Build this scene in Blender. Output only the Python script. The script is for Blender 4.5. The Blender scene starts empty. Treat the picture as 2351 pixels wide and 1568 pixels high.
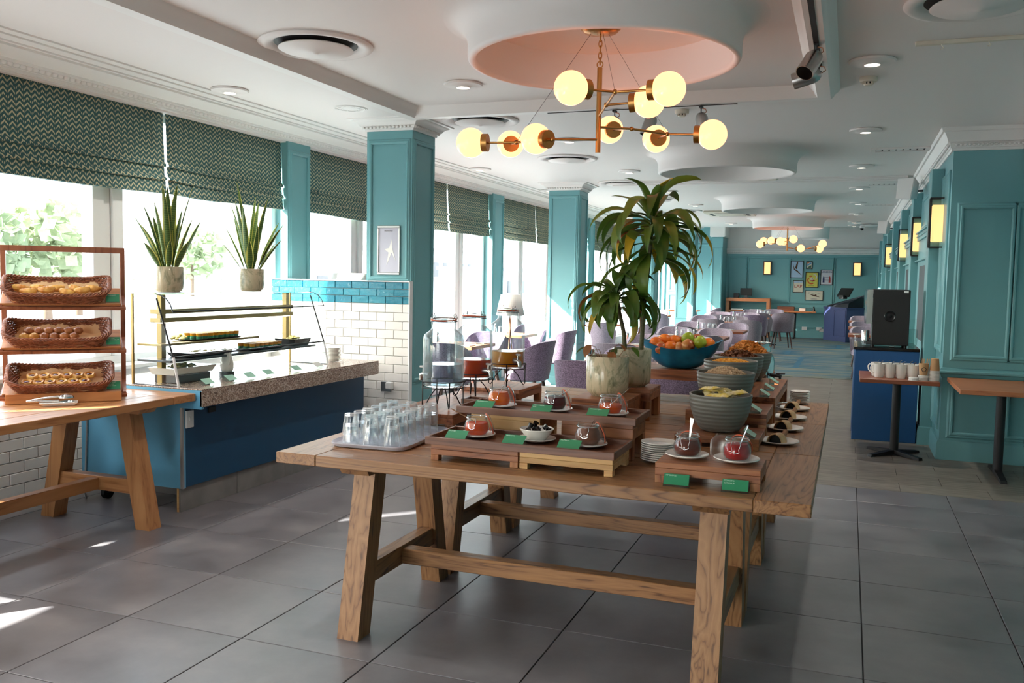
import bpy, bmesh, math, random
from mathutils import Vector, Matrix
random.seed(7)
S = bpy.context.scene
COL = S.collection
PI = math.pi

# ------------------------------------------------------------------ camera
F_PX, IW, IH = 2054.55, 2351.0, 1568.0
YAW, PIT, ROL = math.radians(20.5471), math.radians(4.06622), math.radians(1.04145)
CAM = Vector((4.08704, -3.58397, 1.50289))
_fw = Vector((-math.sin(YAW)*math.cos(PIT), math.cos(YAW)*math.cos(PIT), -math.sin(PIT)))
_r0 = Vector((math.cos(YAW), math.sin(YAW), 0)); _u0 = _r0.cross(_fw)
_rt = _r0*math.cos(ROL) + _u0*math.sin(ROL); _up = -_r0*math.sin(ROL) + _u0*math.cos(ROL)
cd = bpy.data.cameras.new('camera'); cam = bpy.data.objects.new('camera', cd); COL.objects.link(cam)
cd.sensor_width = 36; cd.lens = F_PX/IW*36; cd.clip_start = .05; cd.clip_end = 900
cam.matrix_world = Matrix(((_rt.x, _up.x, -_fw.x, CAM.x), (_rt.y, _up.y, -_fw.y, CAM.y), (_rt.z, _up.z, -_fw.z, CAM.z), (0, 0, 0, 1)))
S.camera = cam
def ray(px, py): return _fw + _rt*((px-IW/2)/F_PX) - _up*((py-IH/2)/F_PX)
def onz(px, py, z): d = ray(px, py); return CAM + d*((z-CAM.z)/d.z)
def onx(px, py, x): d = ray(px, py); return CAM + d*((x-CAM.x)/d.x)
def ony(px, py, y): d = ray(px, py); return CAM + d*((y-CAM.y)/d.y)

# ------------------------------------------------------------------ world, sun, exposure
SUN_DIR = Vector((.69, .72, -.60)).normalized()
w = bpy.data.worlds.new('world'); S.world = w; w.use_nodes = True
nt = w.node_tree; nt.nodes.clear()
sky = nt.nodes.new('ShaderNodeTexSky'); sky.sky_type = 'NISHITA'; sky.sun_disc = False
sky.sun_elevation = math.radians(31); sky.sun_rotation = math.radians(224); sky.air_density = 1.0; sky.dust_density = 4.0; sky.ozone_density = 1.0
hz = nt.nodes.new('ShaderNodeMixRGB'); hz.inputs[0].default_value = .55; hz.inputs[2].default_value = (9, 9.3, 9.8, 1)
bg = nt.nodes.new('ShaderNodeBackground'); bg.inputs[1].default_value = .42
wo = nt.nodes.new('ShaderNodeOutputWorld')
nt.links.new(sky.outputs[0], hz.inputs[1]); nt.links.new(hz.outputs[0], bg.inputs[0]); nt.links.new(bg.outputs[0], wo.inputs[0])
sd = bpy.data.lights.new('sun', 'SUN'); sun = bpy.data.objects.new('sun', sd); COL.objects.link(sun)
sd.energy = 14; sd.angle = math.radians(.6); sd.color = (1, .95, .87)
sun.rotation_euler = SUN_DIR.to_track_quat('-Z', 'Y').to_euler()
S.view_settings.view_transform = 'Standard'; S.view_settings.look = 'None'
S.view_settings.exposure = 1.65; S.view_settings.gamma = 1; S.view_settings.use_curve_mapping = False
S.cycles.max_bounces = 7; S.cycles.diffuse_bounces = 4; S.cycles.glossy_bounces = 3; S.cycles.transmission_bounces = 4; S.cycles.transparent_max_bounces = 20
S.cycles.use_adaptive_sampling = True; S.cycles.adaptive_threshold = .035
S.cycles.sample_clamp_indirect = 8; S.cycles.caustics_reflective = False; S.cycles.caustics_refractive = False

# ------------------------------------------------------------------ mesh builder
class MB:
    def __init__(s): s.v = []; s.f = []; s.M = None
    def xf(s, M): s.M = M; return s
    def av(s, p):
        p = Vector(p)
        if s.M is not None: p = s.M @ p
        s.v.append((p.x, p.y, p.z)); return len(s.v)-1
    def avs(s, ps): return [s.av(p) for p in ps]
    def box(s, x0, x1, y0, y1, z0, z1, c=0):
        if x0 > x1: x0, x1 = x1, x0
        if y0 > y1: y0, y1 = y1, y0
        if z0 > z1: z0, z1 = z1, z0
        if c <= 0:
            i = s.avs([(x, y, z) for z in (z0, z1) for y in (y0, y1) for x in (x0, x1)])
            for q in ((0,2,3,1),(4,5,7,6),(0,1,5,4),(2,6,7,3),(0,4,6,2),(1,3,7,5)): s.f.append([i[k] for k in q])
            return s
        c = min(c, (x1-x0)*.45, (y1-y0)*.45, (z1-z0)*.45)
        X = (x0, x1); Y = (y0, y1); Z = (z0, z1); n = {}
        for a in (0,1):
            for b in (0,1):
                for d in (0,1):
                    sx, sy, sz = (c if a == 0 else -c), (c if b == 0 else -c), (c if d == 0 else -c)
                    n[a,b,d,0] = s.av((X[a], Y[b]+sy, Z[d]+sz)); n[a,b,d,1] = s.av((X[a]+sx, Y[b], Z[d]+sz)); n[a,b,d,2] = s.av((X[a]+sx, Y[b]+sy, Z[d]))
        def q(l, flip): s.f.append([n[k] for k in (l[::-1] if flip else l)])
        for a in (0,1): q([(a,0,0,0),(a,1,0,0),(a,1,1,0),(a,0,1,0)], a == 0)
        for b in (0,1): q([(0,b,0,1),(1,b,0,1),(1,b,1,1),(0,b,1,1)], b == 1)
        for d in (0,1): q([(0,0,d,2),(1,0,d,2),(1,1,d,2),(0,1,d,2)], d == 0)
        for b in (0,1):
            for d in (0,1): q([(0,b,d,1),(0,b,d,2),(1,b,d,2),(1,b,d,1)], (b+d) % 2 == 0)
        for a in (0,1):
            for d in (0,1): q([(a,0,d,0),(a,0,d,2),(a,1,d,2),(a,1,d,0)], (a+d) % 2 == 1)
            for b in (0,1): q([(a,b,0,0),(a,b,0,1),(a,b,1,1),(a,b,1,0)], (a+b) % 2 == 0)
        for a in (0,1):
            for b in (0,1):
                for d in (0,1): q([(a,b,d,0),(a,b,d,1),(a,b,d,2)], (a+b+d) % 2 == 1)
        return s
    def hexa(s, lo, hi):
        i = s.avs(lo); j = s.avs(hi); n = len(i)
        s.f.append(i[::-1]); s.f.append(j)
        for k in range(n): s.f.append([i[k], i[(k+1) % n], j[(k+1) % n], j[k]])
        return s
    def prism(s, poly, axis, lo, hi):
        def p(u, v, t): return {'x': (t, u, v), 'y': (u, t, v), 'z': (u, v, t)}[axis]
        return s.hexa([p(u, v, lo) for u, v in poly], [p(u, v, hi) for u, v in poly])
    def cyl(s, p0, p1, r0, r1=None, n=12, caps=True):
        r1 = r0 if r1 is None else r1
        p0, p1 = Vector(p0), Vector(p1); d = (p1-p0).normalized()
        a = d.orthogonal().normalized(); b = d.cross(a)
        A = [s.av(p0+(a*math.cos(t)+b*math.sin(t))*r0) for t in [2*PI*k/n for k in range(n)]]
        B = [s.av(p1+(a*math.cos(t)+b*math.sin(t))*r1) for t in [2*PI*k/n for k in range(n)]]
        for k in range(n): s.f.append([A[k], A[(k+1) % n], B[(k+1) % n], B[k]])
        if caps: s.f.append(A[::-1]); s.f.append(B)
        return s
    def tube(s, pts, r, n=6, closed=False, caps=True):
        pts = [Vector(p) for p in pts]; m = len(pts); rings = []; a = None
        for i in range(m):
            if closed: d = (pts[(i+1) % m]-pts[i-1]).normalized()
            else: d = (pts[min(i+1, m-1)]-pts[max(i-1, 0)]).normalized()
            a = d.orthogonal().normalized() if a is None else (a-d*a.dot(d)).normalized()
            b = d.cross(a); rr = r[i] if isinstance(r, (list, tuple)) else r
            rings.append([s.av(pts[i]+(a*math.cos(2*PI*k/n)+b*math.sin(2*PI*k/n))*rr) for k in range(n)])
        for i in range(m if closed else m-1):
            A, B = rings[i], rings[(i+1) % m]
            for k in range(n): s.f.append([A[k], A[(k+1) % n], B[(k+1) % n], B[k]])
        if not closed and caps: s.f.append(rings[0][::-1]); s.f.append(rings[-1])
        return s
    def lathe(s, prof, n=24, c=(0,0,0), sx=1, sy=1, wob=None):
        rings = []
        for (r, z) in prof:
            if r < 1e-6: rings.append([s.av((c[0], c[1], c[2]+z))])
            else: rings.append([s.av((c[0]+r*sx*(wob(k/n) if wob else 1)*math.cos(2*PI*k/n), c[1]+r*sy*(wob(k/n) if wob else 1)*math.sin(2*PI*k/n), c[2]+z)) for k in range(n)])
        for A, B in zip(rings, rings[1:]):
            for k in range(n):
                k2 = (k+1) % n
                if len(A) == 1 and len(B) > 1: s.f.append([A[0], B[k2], B[k]])
                elif len(B) == 1 and len(A) > 1: s.f.append([A[k], A[k2], B[0]])
                elif len(A) > 1: s.f.append([A[k], A[k2], B[k2], B[k]])
        return s
    def sphere(s, c, r, n=16, m=10, sc=(1,1,1)):
        prof = [(r*math.sin(PI*i/m), -r*math.cos(PI*i/m)) for i in range(m+1)]
        prof[0] = (0, -r); prof[-1] = (0, r)
        rings = []
        for (q, z) in prof:
            if q < 1e-6: rings.append([s.av((c[0], c[1], c[2]+z*sc[2]))])
            else: rings.append([s.av((c[0]+q*sc[0]*math.cos(2*PI*k/n), c[1]+q*sc[1]*math.sin(2*PI*k/n), c[2]+z*sc[2])) for k in range(n)])
        for A, B in zip(rings, rings[1:]):
            for k in range(n):
                k2 = (k+1) % n
                if len(A) == 1: s.f.append([A[0], B[k2], B[k]])
                elif len(B) == 1: s.f.append([A[k], A[k2], B[0]])
                else: s.f.append([A[k], A[k2], B[k2], B[k]])
        return s
    def grid(s, fn, nu, nv, wrap=False):
        g = [[s.av(fn(u/nu, v/nv)) for v in range(nv+1)] for u in range(nu if wrap else nu+1)]
        for u in range(nu):
            for v in range(nv):
                u2 = (u+1) % nu if wrap else u+1
                s.f.append([g[u][v], g[u2][v], g[u2][v+1], g[u][v+1]])
        return s
    def sweep(s, prof, path, closed=False, up=(0,0,1), caps=True):
        """prof: (out, height); path corner points in a horizontal plane, profile mitred; out is to the right of travel"""
        P = [Vector(p) for p in path]; m = len(P); up = Vector(up); rings = []
        for i in range(m):
            d0 = (P[i]-P[i-1]).normalized() if (closed or i > 0) else None
            d1 = (P[(i+1) % m]-P[i]).normalized() if (closed or i < m-1) else None
            if d0 is None: o = d1.cross(up)
            elif d1 is None: o = d0.cross(up)
            else:
                a, b = d0.cross(up), d1.cross(up); h = (a+b).normalized(); o = h/max(.2, h.dot(a))
            rings.append([s.av(P[i]+o*u+up*v) for u, v in prof])
        k = len(prof)
        for i in range(m if closed else m-1):
            A, B = rings[i], rings[(i+1) % m]
            for j in range(k-1): s.f.append([A[j], B[j], B[j+1], A[j+1]])
        if not closed and caps: s.f.append(rings[0]); s.f.append(rings[-1][::-1])
        return s
    def mesh(s, name, mat=None, smooth=None):
        me = bpy.data.meshes.new(name); me.from_pydata(s.v, [], s.f); me.validate()
        bm = bmesh.new(); bm.from_mesh(me); bmesh.ops.recalc_face_normals(bm, faces=bm.faces); bm.to_mesh(me); bm.free()
        if mat: me.materials.append(MAT[mat] if isinstance(mat, str) else mat)
        if smooth is not None:
            for p in me.polygons: p.use_smooth = True
            me.set_sharp_from_angle(angle=math.radians(smooth))
        me.update(); return me
    def build(s, name, mat, parent=None, smooth=None, loc=None, rot=None):
        return link(name, s.mesh(name, mat, smooth), parent, loc, rot)

def link(name, me, parent=None, loc=None, rot=None):
    o = bpy.data.objects.new(name, me); COL.objects.link(o)
    if parent: o.parent = parent
    if loc is not None: o.location = loc
    if rot is not None: o.rotation_euler = rot
    return o
def thing(name, label, cat, loc=(0,0,0), rotz=0, group=None):
    o = bpy.data.objects.new(name, None); COL.objects.link(o); o.location = loc; o.rotation_euler = (0,0,rotz)
    o.empty_display_size = .05
    return tag(o, label, cat, group)
def tag(o, label, cat, group=None):
    o['label'] = label; o['category'] = cat
    if group: o['group'] = group
    return o
def struct(o, label=None, cat=None):
    o['kind'] = 'structure'
    if label: o['label'] = label
    if cat: o['category'] = cat
    return o
def kids(o): return KID.get(o, [c for c in o.children])
KID = {}
def dup(root, loc=None, rotz=None, label=None, group=None, rot=None):
    r = root.copy(); COL.objects.link(r)
    if loc is not None: r.location = loc
    if rotz is not None: r.rotation_euler = (0,0,rotz)
    if rot is not None: r.rotation_euler = rot
    if label: r['label'] = label
    if group: r['group'] = group
    if root.type == 'EMPTY' or root.children:
        if root not in KID: KID[root] = [(c, list(c.children)) for c in root.children]
        for ch, gs in KID[root]:
            c = ch.copy(); COL.objects.link(c); c.parent = r
            for g in gs:
                d = g.copy(); COL.objects.link(d); d.parent = c
    return r
def textmesh(body, size, mat, name='lettering', parent=None, loc=(0,0,0), rot=(0,0,0), align='LEFT', bold=0, ext=.0004):
    cu = bpy.data.curves.new(name, 'FONT'); cu.body = body; cu.size = size; cu.align_x = align; cu.align_y = 'CENTER'; cu.extrude = ext; cu.offset = bold; cu.resolution_u = 2
    cu.materials.append(MAT[mat]); o = bpy.data.objects.new(name, cu); COL.objects.link(o)
    if parent: o.parent = parent
    o.location = loc; o.rotation_euler = rot; return o
# ------------------------------------------------------------------ materials
MAT = {}
def lin(c): return tuple(((x/255)/12.92 if x/255 <= .04045 else ((x/255+.055)/1.055)**2.4) for x in c)+(1,)
def newmat(n):
    m = bpy.data.materials.new(n); m.use_nodes = True; t = m.node_tree; b = t.nodes['Principled BSDF']; MAT[n] = m
    return m, t, b
def N(t, k, **kw):
    n = t.nodes.new(k)
    for a, v in kw.items(): setattr(n, a, v)
    return n
def ramp(t, stops):
    r = N(t, 'ShaderNodeValToRGB'); e = r.color_ramp.elements
    e[0].position, e[0].color = stops[0][0], stops[0][1]; e[1].position, e[1].color = stops[-1][0], stops[-1][1]
    for p, c in stops[1:-1]: q = e.new(p); q.color = c
    return r
def coords(t, kind='Object', scale=(1,1,1), rot=(0,0,0), loc=(0,0,0)):
    tc = N(t, 'ShaderNodeTexCoord'); mp = N(t, 'ShaderNodeMapping')
    mp.inputs['Scale'].default_value = scale; mp.inputs['Rotation'].default_value = rot; mp.inputs['Location'].default_value = loc
    t.links.new(tc.outputs[kind], mp.inputs[0]); return mp
def bump(t, b, src, strength=.2, dist=.01):
    bp = N(t, 'ShaderNodeBump'); bp.inputs['Strength'].default_value = strength; bp.inputs['Distance'].default_value = dist
    t.links.new(src, bp.inputs['Height']); t.links.new(bp.outputs[0], b.inputs['Normal'])
def plain(n, c, rough=.5, metal=0, spec=.5, noise=0, nscale=8, bumpk=0, bscale=60, coat=0):
    m, t, b = newmat(n); b.inputs['Base Color'].default_value = lin(c); b.inputs['Roughness'].default_value = rough; b.inputs['Metallic'].default_value = metal
    b.inputs['Specular IOR Level'].default_value = spec; b.inputs['Coat Weight'].default_value = coat
    if noise or bumpk:
        mp = coords(t)
    if noise:
        nz = N(t, 'ShaderNodeTexNoise'); nz.inputs['Scale'].default_value = nscale; nz.inputs['Detail'].default_value = 6; t.links.new(mp.outputs[0], nz.inputs[0])
        a = tuple(max(0, x*(1-noise)) for x in lin(c)[:3])+(1,); d = tuple(min(1, x*(1+noise)) for x in lin(c)[:3])+(1,)
        r = ramp(t, [(.3, a), (.7, d)]); t.links.new(nz.outputs[0], r.inputs[0]); t.links.new(r.outputs[0], b.inputs['Base Color'])
    if bumpk:
        n2 = N(t, 'ShaderNodeTexNoise'); n2.inputs['Scale'].default_value = bscale; n2.inputs['Detail'].default_value = 3; t.links.new(mp.outputs[0], n2.inputs[0]); bump(t, b, n2.outputs[0], bumpk, .004)
    return m
def emis(n, c, k, base=None):
    m, t, b = newmat(n); b.inputs['Base Color'].default_value = lin(base or c); b.inputs['Emission Color'].default_value = lin(c); b.inputs['Emission Strength'].default_value = k; b.inputs['Roughness'].default_value = .25
    return m
def wood(n, c1, c2, axis='x', freq=9, rough=.45, distort=2.2, c3=None, bumpk=.15):
    m, t, b = newmat(n)
    sc = {'x': (.35, 4, 4), 'y': (4, .35, 4), 'z': (4, 4, .35)}[axis]
    mp = coords(t, 'Object', sc)
    oi = N(t, 'ShaderNodeObjectInfo'); ad = N(t, 'ShaderNodeVectorMath', operation='MULTIPLY_ADD')
    t.links.new(oi.outputs['Random'], ad.inputs[0]); ad.inputs[1].default_value = (7, 5, 3); t.links.new(mp.outputs[0], ad.inputs[2])
    nz = N(t, 'ShaderNodeTexNoise'); nz.inputs['Scale'].default_value = 1.6; nz.inputs['Detail'].default_value = 4; nz.inputs['Distortion'].default_value = .6; t.links.new(ad.outputs[0], nz.inputs[0])
    mu = N(t, 'ShaderNodeMath', operation='MULTIPLY'); mu.inputs[1].default_value = freq; t.links.new(nz.outputs[0], mu.inputs[0])
    fr = N(t, 'ShaderNodeMath', operation='PINGPONG'); fr.inputs[1].default_value = .5; t.links.new(mu.outputs[0], fr.inputs[0])
    f2 = N(t, 'ShaderNodeTexNoise'); f2.inputs['Scale'].default_value = 14; f2.inputs['Detail'].default_value = 5; t.links.new(ad.outputs[0], f2.inputs[0])
    mx = N(t, 'ShaderNodeMath', operation='MULTIPLY_ADD'); mx.inputs[1].default_value = .55; t.links.new(f2.outputs[0], mx.inputs[0]); t.links.new(fr.outputs[0], mx.inputs[2])
    r = ramp(t, [(.2, lin(c2)), (.38, lin(c1)), (.85, lin(c3 or c1))]); t.links.new(mx.outputs[0], r.inputs[0])
    hv = N(t, 'ShaderNodeHueSaturation'); ml = N(t, 'ShaderNodeMapRange'); ml.inputs['To Min'].default_value = .82; ml.inputs['To Max'].default_value = 1.15
    t.links.new(oi.outputs['Random'], ml.inputs[0]); t.links.new(ml.outputs[0], hv.inputs['Value']); t.links.new(r.outputs[0], hv.inputs['Color']); t.links.new(hv.outputs[0], b.inputs['Base Color'])
    b.inputs['Roughness'].default_value = rough
    bump(t, b, mx.outputs[0], bumpk, .004)
    return m
def glass(n, tint=(250,252,252), rough=0, ior=1.45, edge=.0, edgecol=(200,210,212)):
    m, t, b = newmat(n); t.nodes.remove(b); out = t.nodes['Material Output']
    tr = N(t, 'ShaderNodeBsdfTransparent'); tr.inputs[0].default_value = lin(tint); gl = N(t, 'ShaderNodeBsdfGlossy'); gl.inputs['Roughness'].default_value = rough
    mx = N(t, 'ShaderNodeMixShader'); f0 = ((ior-1)/(ior+1))**2
    lf = N(t, 'ShaderNodeLayerWeight'); lf.inputs[0].default_value = .5; pw = N(t, 'ShaderNodeMath', operation='POWER'); pw.inputs[1].default_value = 5; t.links.new(lf.outputs['Facing'], pw.inputs[0])
    fr = N(t, 'ShaderNodeMath', operation='MULTIPLY_ADD'); fr.inputs[1].default_value = 1-f0; fr.inputs[2].default_value = f0; t.links.new(pw.outputs[0], fr.inputs[0])
    t.links.new(fr.outputs[0], mx.inputs[0]); t.links.new(tr.outputs[0], mx.inputs[1]); t.links.new(gl.outputs[0], mx.inputs[2])
    last = mx
    if edge:
        lw = N(t, 'ShaderNodeLayerWeight'); lw.inputs[0].default_value = .35; mm = N(t, 'ShaderNodeMath', operation='MULTIPLY'); mm.inputs[1].default_value = edge
        t.links.new(lw.outputs['Facing'], mm.inputs[0]); df = N(t, 'ShaderNodeBsdfDiffuse'); df.inputs[0].default_value = lin(edgecol)
        m2 = N(t, 'ShaderNodeMixShader'); t.links.new(mm.outputs[0], m2.inputs[0]); t.links.new(mx.outputs[0], m2.inputs[1]); t.links.new(df.outputs[0], m2.inputs[2]); last = m2
    t.links.new(last.outputs[0], out.inputs[0]); return m

plain('teal', (112,168,173), .42, bumpk=.04, bscale=40)
plain('white_paint', (236,231,227), .6)
plain('cornice_white', (238,236,232), .5)
plain('white_frame', (236,238,238), .35)
plain('grout_dark', (52,51,53), .9)
plain('grout_white', (214,212,206), .9)
plain('granite_base', (150,140,128), .3)
plain('steel', (190,190,188), .28, 1)
plain('steel_dark', (96,96,98), .35, 1)
plain('chrome', (225,225,225), .12, 1)
plain('brass', (186,138,78), .32, 1)
plain('brass_case', (176,150,98), .35, .8)
plain('black_metal', (22,22,25), .5)
plain('black_matte', (26,26,28), .6)
plain('black_gloss', (14,14,16), .15)
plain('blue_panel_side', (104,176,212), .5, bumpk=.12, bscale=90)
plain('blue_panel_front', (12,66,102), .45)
plain('blue_cabinet', (28,82,136), .4)
plain('navy_cabinet', (58,68,110), .45)
plain('navy_dark', (16,18,30), .5)
plain('ceramic', (236,233,226), .2, coat=.3)
plain('ceramic_blue', (198,198,212), .3)
plain('cream_plastic', (222,214,196), .45)
plain('white_plastic', (228,228,226), .4)
plain('paper', (224,188,144), .85)
plain('card_green', (44,138,96), .45)
plain('card_sheen', (150,196,176), .4)  # card green paled, with the sky reflection painted in
plain('ink_light', (206,232,216), .6)
plain('ink_black', (24,26,32), .7)
plain('ink_red', (168,58,54), .7)
plain('ink_navy', (44,52,98), .7)
plain('clay_brown', (150,110,78), .8)
plain('kraft', (196,154,110), .8)
plain('rubber_orange', (206,88,50), .5)
plain('bowl_grey', (112,111,104), .4)
plain('walnut_dark', (82,52,44), .4)
plain('soil', (62,48,36), .95, noise=.4, nscale=60)
plain('shade_fabric', (238,234,226), .8)
plain('cable_grey', (170,172,174), .5)
plain('copper_rod', (180,118,84), .35, .6)
plain('plastic_red', (176,60,60), .4)
plain('bamboo', (196,156,108), .5, noise=.1, nscale=40)
emis('globe', (255,146,92), 1.5, (120,105,70))
emis('sconce_light', (255,186,112), .5, (210,190,160))
emis('downlight_disc', (255,246,226), 3)
emis('strip_light', (255,250,240), 1.5)
glass('pane', (249,252,252), ior=1.3)
glass('case_glass', (246,251,250), ior=1.45)
glass('tumbler', (250,252,253), ior=1.6, edge=.34, edgecol=(248,249,250))  # near-white rim colour paints sparkle onto the glass
glass('jar_glass', (250,252,252), ior=1.33, edge=.10, edgecol=(214,222,224))
glass('dispenser_glass', (244,248,249), ior=1.5, edge=.3, edgecol=(222,230,232))
glass('acrylic', (240,248,246), ior=1.45, edge=.25, edgecol=(220,226,226))
wood('table_wood', (142,100,66), (86,54,33), 'x', 16, .38, c3=(162,118,78))
wood('table_wood_y', (140,98,64), (84,52,32), 'y', 16, .38, c3=(160,116,76))
wood('table_wood_z', (148,104,68), (94,62,40), 'z', 14, .45, c3=(168,124,84))
wood('oak', (176,120,74), (146,92,52), 'x', 7, .4, c3=(190,134,86))
wood('oak_y', (178,122,76), (146,92,52), 'y', 7, .35, c3=(192,138,90))
wood('oak_z', (178,122,76), (148,94,54), 'z', 7, .4, c3=(192,138,90))
wood('acacia', (140,84,54), (84,46,30), 'x', 8, .4, c3=(166,108,70))
wood('acacia_y', (138,82,52), (84,46,30), 'y', 8, .4, c3=(160,104,68))
wood('acacia_z', (150,94,58), (96,54,34), 'z', 8, .42, c3=(178,124,80))
wood('tray_wood', (112,70,50), (78,46,34), 'x', 7, .35, c3=(128,84,62))
wood('pale_wood', (196,154,100), (170,124,76), 'x', 7, .45, c3=(206,166,112))
wood('rack_wood', (146,86,58), (116,64,42), 'z', 6, .4, c3=(158,98,68))
wood('shelf_wood', (186,122,72), (152,92,52), 'x', 7, .38, c3=(198,138,86))
wood('console_wood', (190,118,76), (158,92,58), 'x', 6, .45)
wood('redwood', (150,82,54), (118,58,38), 'x', 7, .35)

def tiles_mat():
    m, t, b = newmat('floor_tile'); oi = N(t, 'ShaderNodeObjectInfo'); mp = coords(t)
    ad = N(t, 'ShaderNodeVectorMath', operation='MULTIPLY_ADD'); t.links.new(oi.outputs['Random'], ad.inputs[0]); ad.inputs[1].default_value = (17, 23, 5); t.links.new(mp.outputs[0], ad.inputs[2])
    nz = N(t, 'ShaderNodeTexNoise'); nz.inputs['Scale'].default_value = 3.2; nz.inputs['Detail'].default_value = 7; nz.inputs['Roughness'].default_value = .62; t.links.new(ad.outputs[0], nz.inputs[0])
    r = ramp(t, [(.12, lin((80,77,80))), (.5, lin((116,113,117))), (.85, lin((142,138,140)))]); t.links.new(nz.outputs[0], r.inputs[0]); t.links.new(r.outputs[0], b.inputs['Base Color'])
    r2 = ramp(t, [(.15, (.26,)*3+(1,)), (.85, (.44,)*3+(1,))]); t.links.new(nz.outputs[0], r2.inputs[0]); t.links.new(r2.outputs[0], b.inputs['Roughness'])
    b.inputs['Specular IOR Level'].default_value = .9
    bump(t, b, nz.outputs[0], .02, .01)
tiles_mat()
def vinyl_mat():
    m, t, b = newmat('vinyl'); oi = N(t, 'ShaderNodeObjectInfo'); mp = coords(t, 'Object', (1, 6, 1))
    ad = N(t, 'ShaderNodeVectorMath', operation='MULTIPLY_ADD'); t.links.new(oi.outputs['Random'], ad.inputs[0]); ad.inputs[1].default_value = (17, 23, 5); t.links.new(mp.outputs[0], ad.inputs[2])
    nz = N(t, 'ShaderNodeTexNoise'); nz.inputs['Scale'].default_value = 5; nz.inputs['Detail'].default_value = 6; t.links.new(ad.outputs[0], nz.inputs[0])
    r = ramp(t, [(.3, lin((104,96,88))), (.7, lin((140,131,120)))]); t.links.new(nz.outputs[0], r.inputs[0])
    hv = N(t, 'ShaderNodeHueSaturation'); ml = N(t, 'ShaderNodeMapRange'); ml.inputs['To Min'].default_value = .85; ml.inputs['To Max'].default_value = 1.12
    t.links.new(oi.outputs['Random'], ml.inputs[0]); t.links.new(ml.outputs[0], hv.inputs['Value']); t.links.new(r.outputs[0], hv.inputs['Color']); t.links.new(hv.outputs[0], b.inputs['Base Color'])
    b.inputs['Roughness'].default_value = .42
vinyl_mat()
def carpet_mat():
    m, t, b = newmat('carpet'); mp = coords(t, 'Object', (.55, 3.2, 1))
    n1 = N(t, 'ShaderNodeTexNoise'); n1.inputs['Scale'].default_value = 1.3; n1.inputs['Detail'].default_value = 5; n1.inputs['Distortion'].default_value = .4; t.links.new(mp.outputs[0], n1.inputs[0])
    r = ramp(t, [(.25, lin((62,78,102))), (.38, lin((74,112,124))), (.5, lin((104,126,132))), (.6, lin((134,134,116))), (.68, lin((110,114,130))), (.8, lin((66,104,122)))]); t.links.new(n1.outputs[0], r.inputs[0])
    m2 = coords(t, 'Object', (1, 1, 1)); br = N(t, 'ShaderNodeTexNoise'); br.inputs['Scale'].default_value = 90; t.links.new(m2.outputs[0], br.inputs[0])
    mx = N(t, 'ShaderNodeMixRGB', blend_type='MULTIPLY'); mx.inputs[0].default_value = .35; t.links.new(r.outputs[0], mx.inputs[1]); t.links.new(br.outputs[0], mx.inputs[2]); t.links.new(mx.outputs[0], b.inputs['Base Color'])
    b.inputs['Roughness'].default_value = .95; bump(t, b, br.outputs[0], .4, .01)
carpet_mat()
def brick_mat(n, c1, c2, rough, bk, bs=26):
    m, t, b = newmat(n); oi = N(t, 'ShaderNodeObjectInfo'); mp = coords(t)
    ad = N(t, 'ShaderNodeVectorMath', operation='MULTIPLY_ADD'); t.links.new(oi.outputs['Random'], ad.inputs[0]); ad.inputs[1].default_value = (17, 23, 5); t.links.new(mp.outputs[0], ad.inputs[2])
    nz = N(t, 'ShaderNodeTexNoise'); nz.inputs['Scale'].default_value = bs; nz.inputs['Detail'].default_value = 3; t.links.new(ad.outputs[0], nz.inputs[0])
    r = ramp(t, [(0, lin(c1)), (1, lin(c2))]); mxx = N(t, 'ShaderNodeMath', operation='MULTIPLY_ADD'); mxx.inputs[1].default_value = .5; t.links.new(oi.outputs['Random'], mxx.inputs[0])
    h = N(t, 'ShaderNodeMath', operation='MULTIPLY'); h.inputs[1].default_value = .5; t.links.new(nz.outputs[0], h.inputs[0]); t.links.new(h.outputs[0], mxx.inputs[2]); t.links.new(mxx.outputs[0], r.inputs[0]); t.links.new(r.outputs[0], b.inputs['Base Color'])
    b.inputs['Roughness'].default_value = rough; bump(t, b, nz.outputs[0], bk, .012)
brick_mat('tile_teal', (22,104,130), (60,150,168), .1, .5)
brick_mat('tile_white', (214,211,206), (232,230,226), .3, .22, 14)
def granite_mat():
    m, t, b = newmat('granite'); mp = coords(t)
    v = N(t, 'ShaderNodeTexVoronoi'); v.inputs['Scale'].default_value = 150; t.links.new(mp.outputs[0], v.inputs[0])
    r = ramp(t, [(0, lin((84,74,68))), (.35, lin((140,118,104))), (.6, lin((176,156,140))), (.85, lin((205,192,178)))]); t.links.new(v.outputs['Color'], r.inputs[0]); t.links.new(r.outputs[0], b.inputs['Base Color']); b.inputs['Roughness'].default_value = .16
granite_mat()
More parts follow.
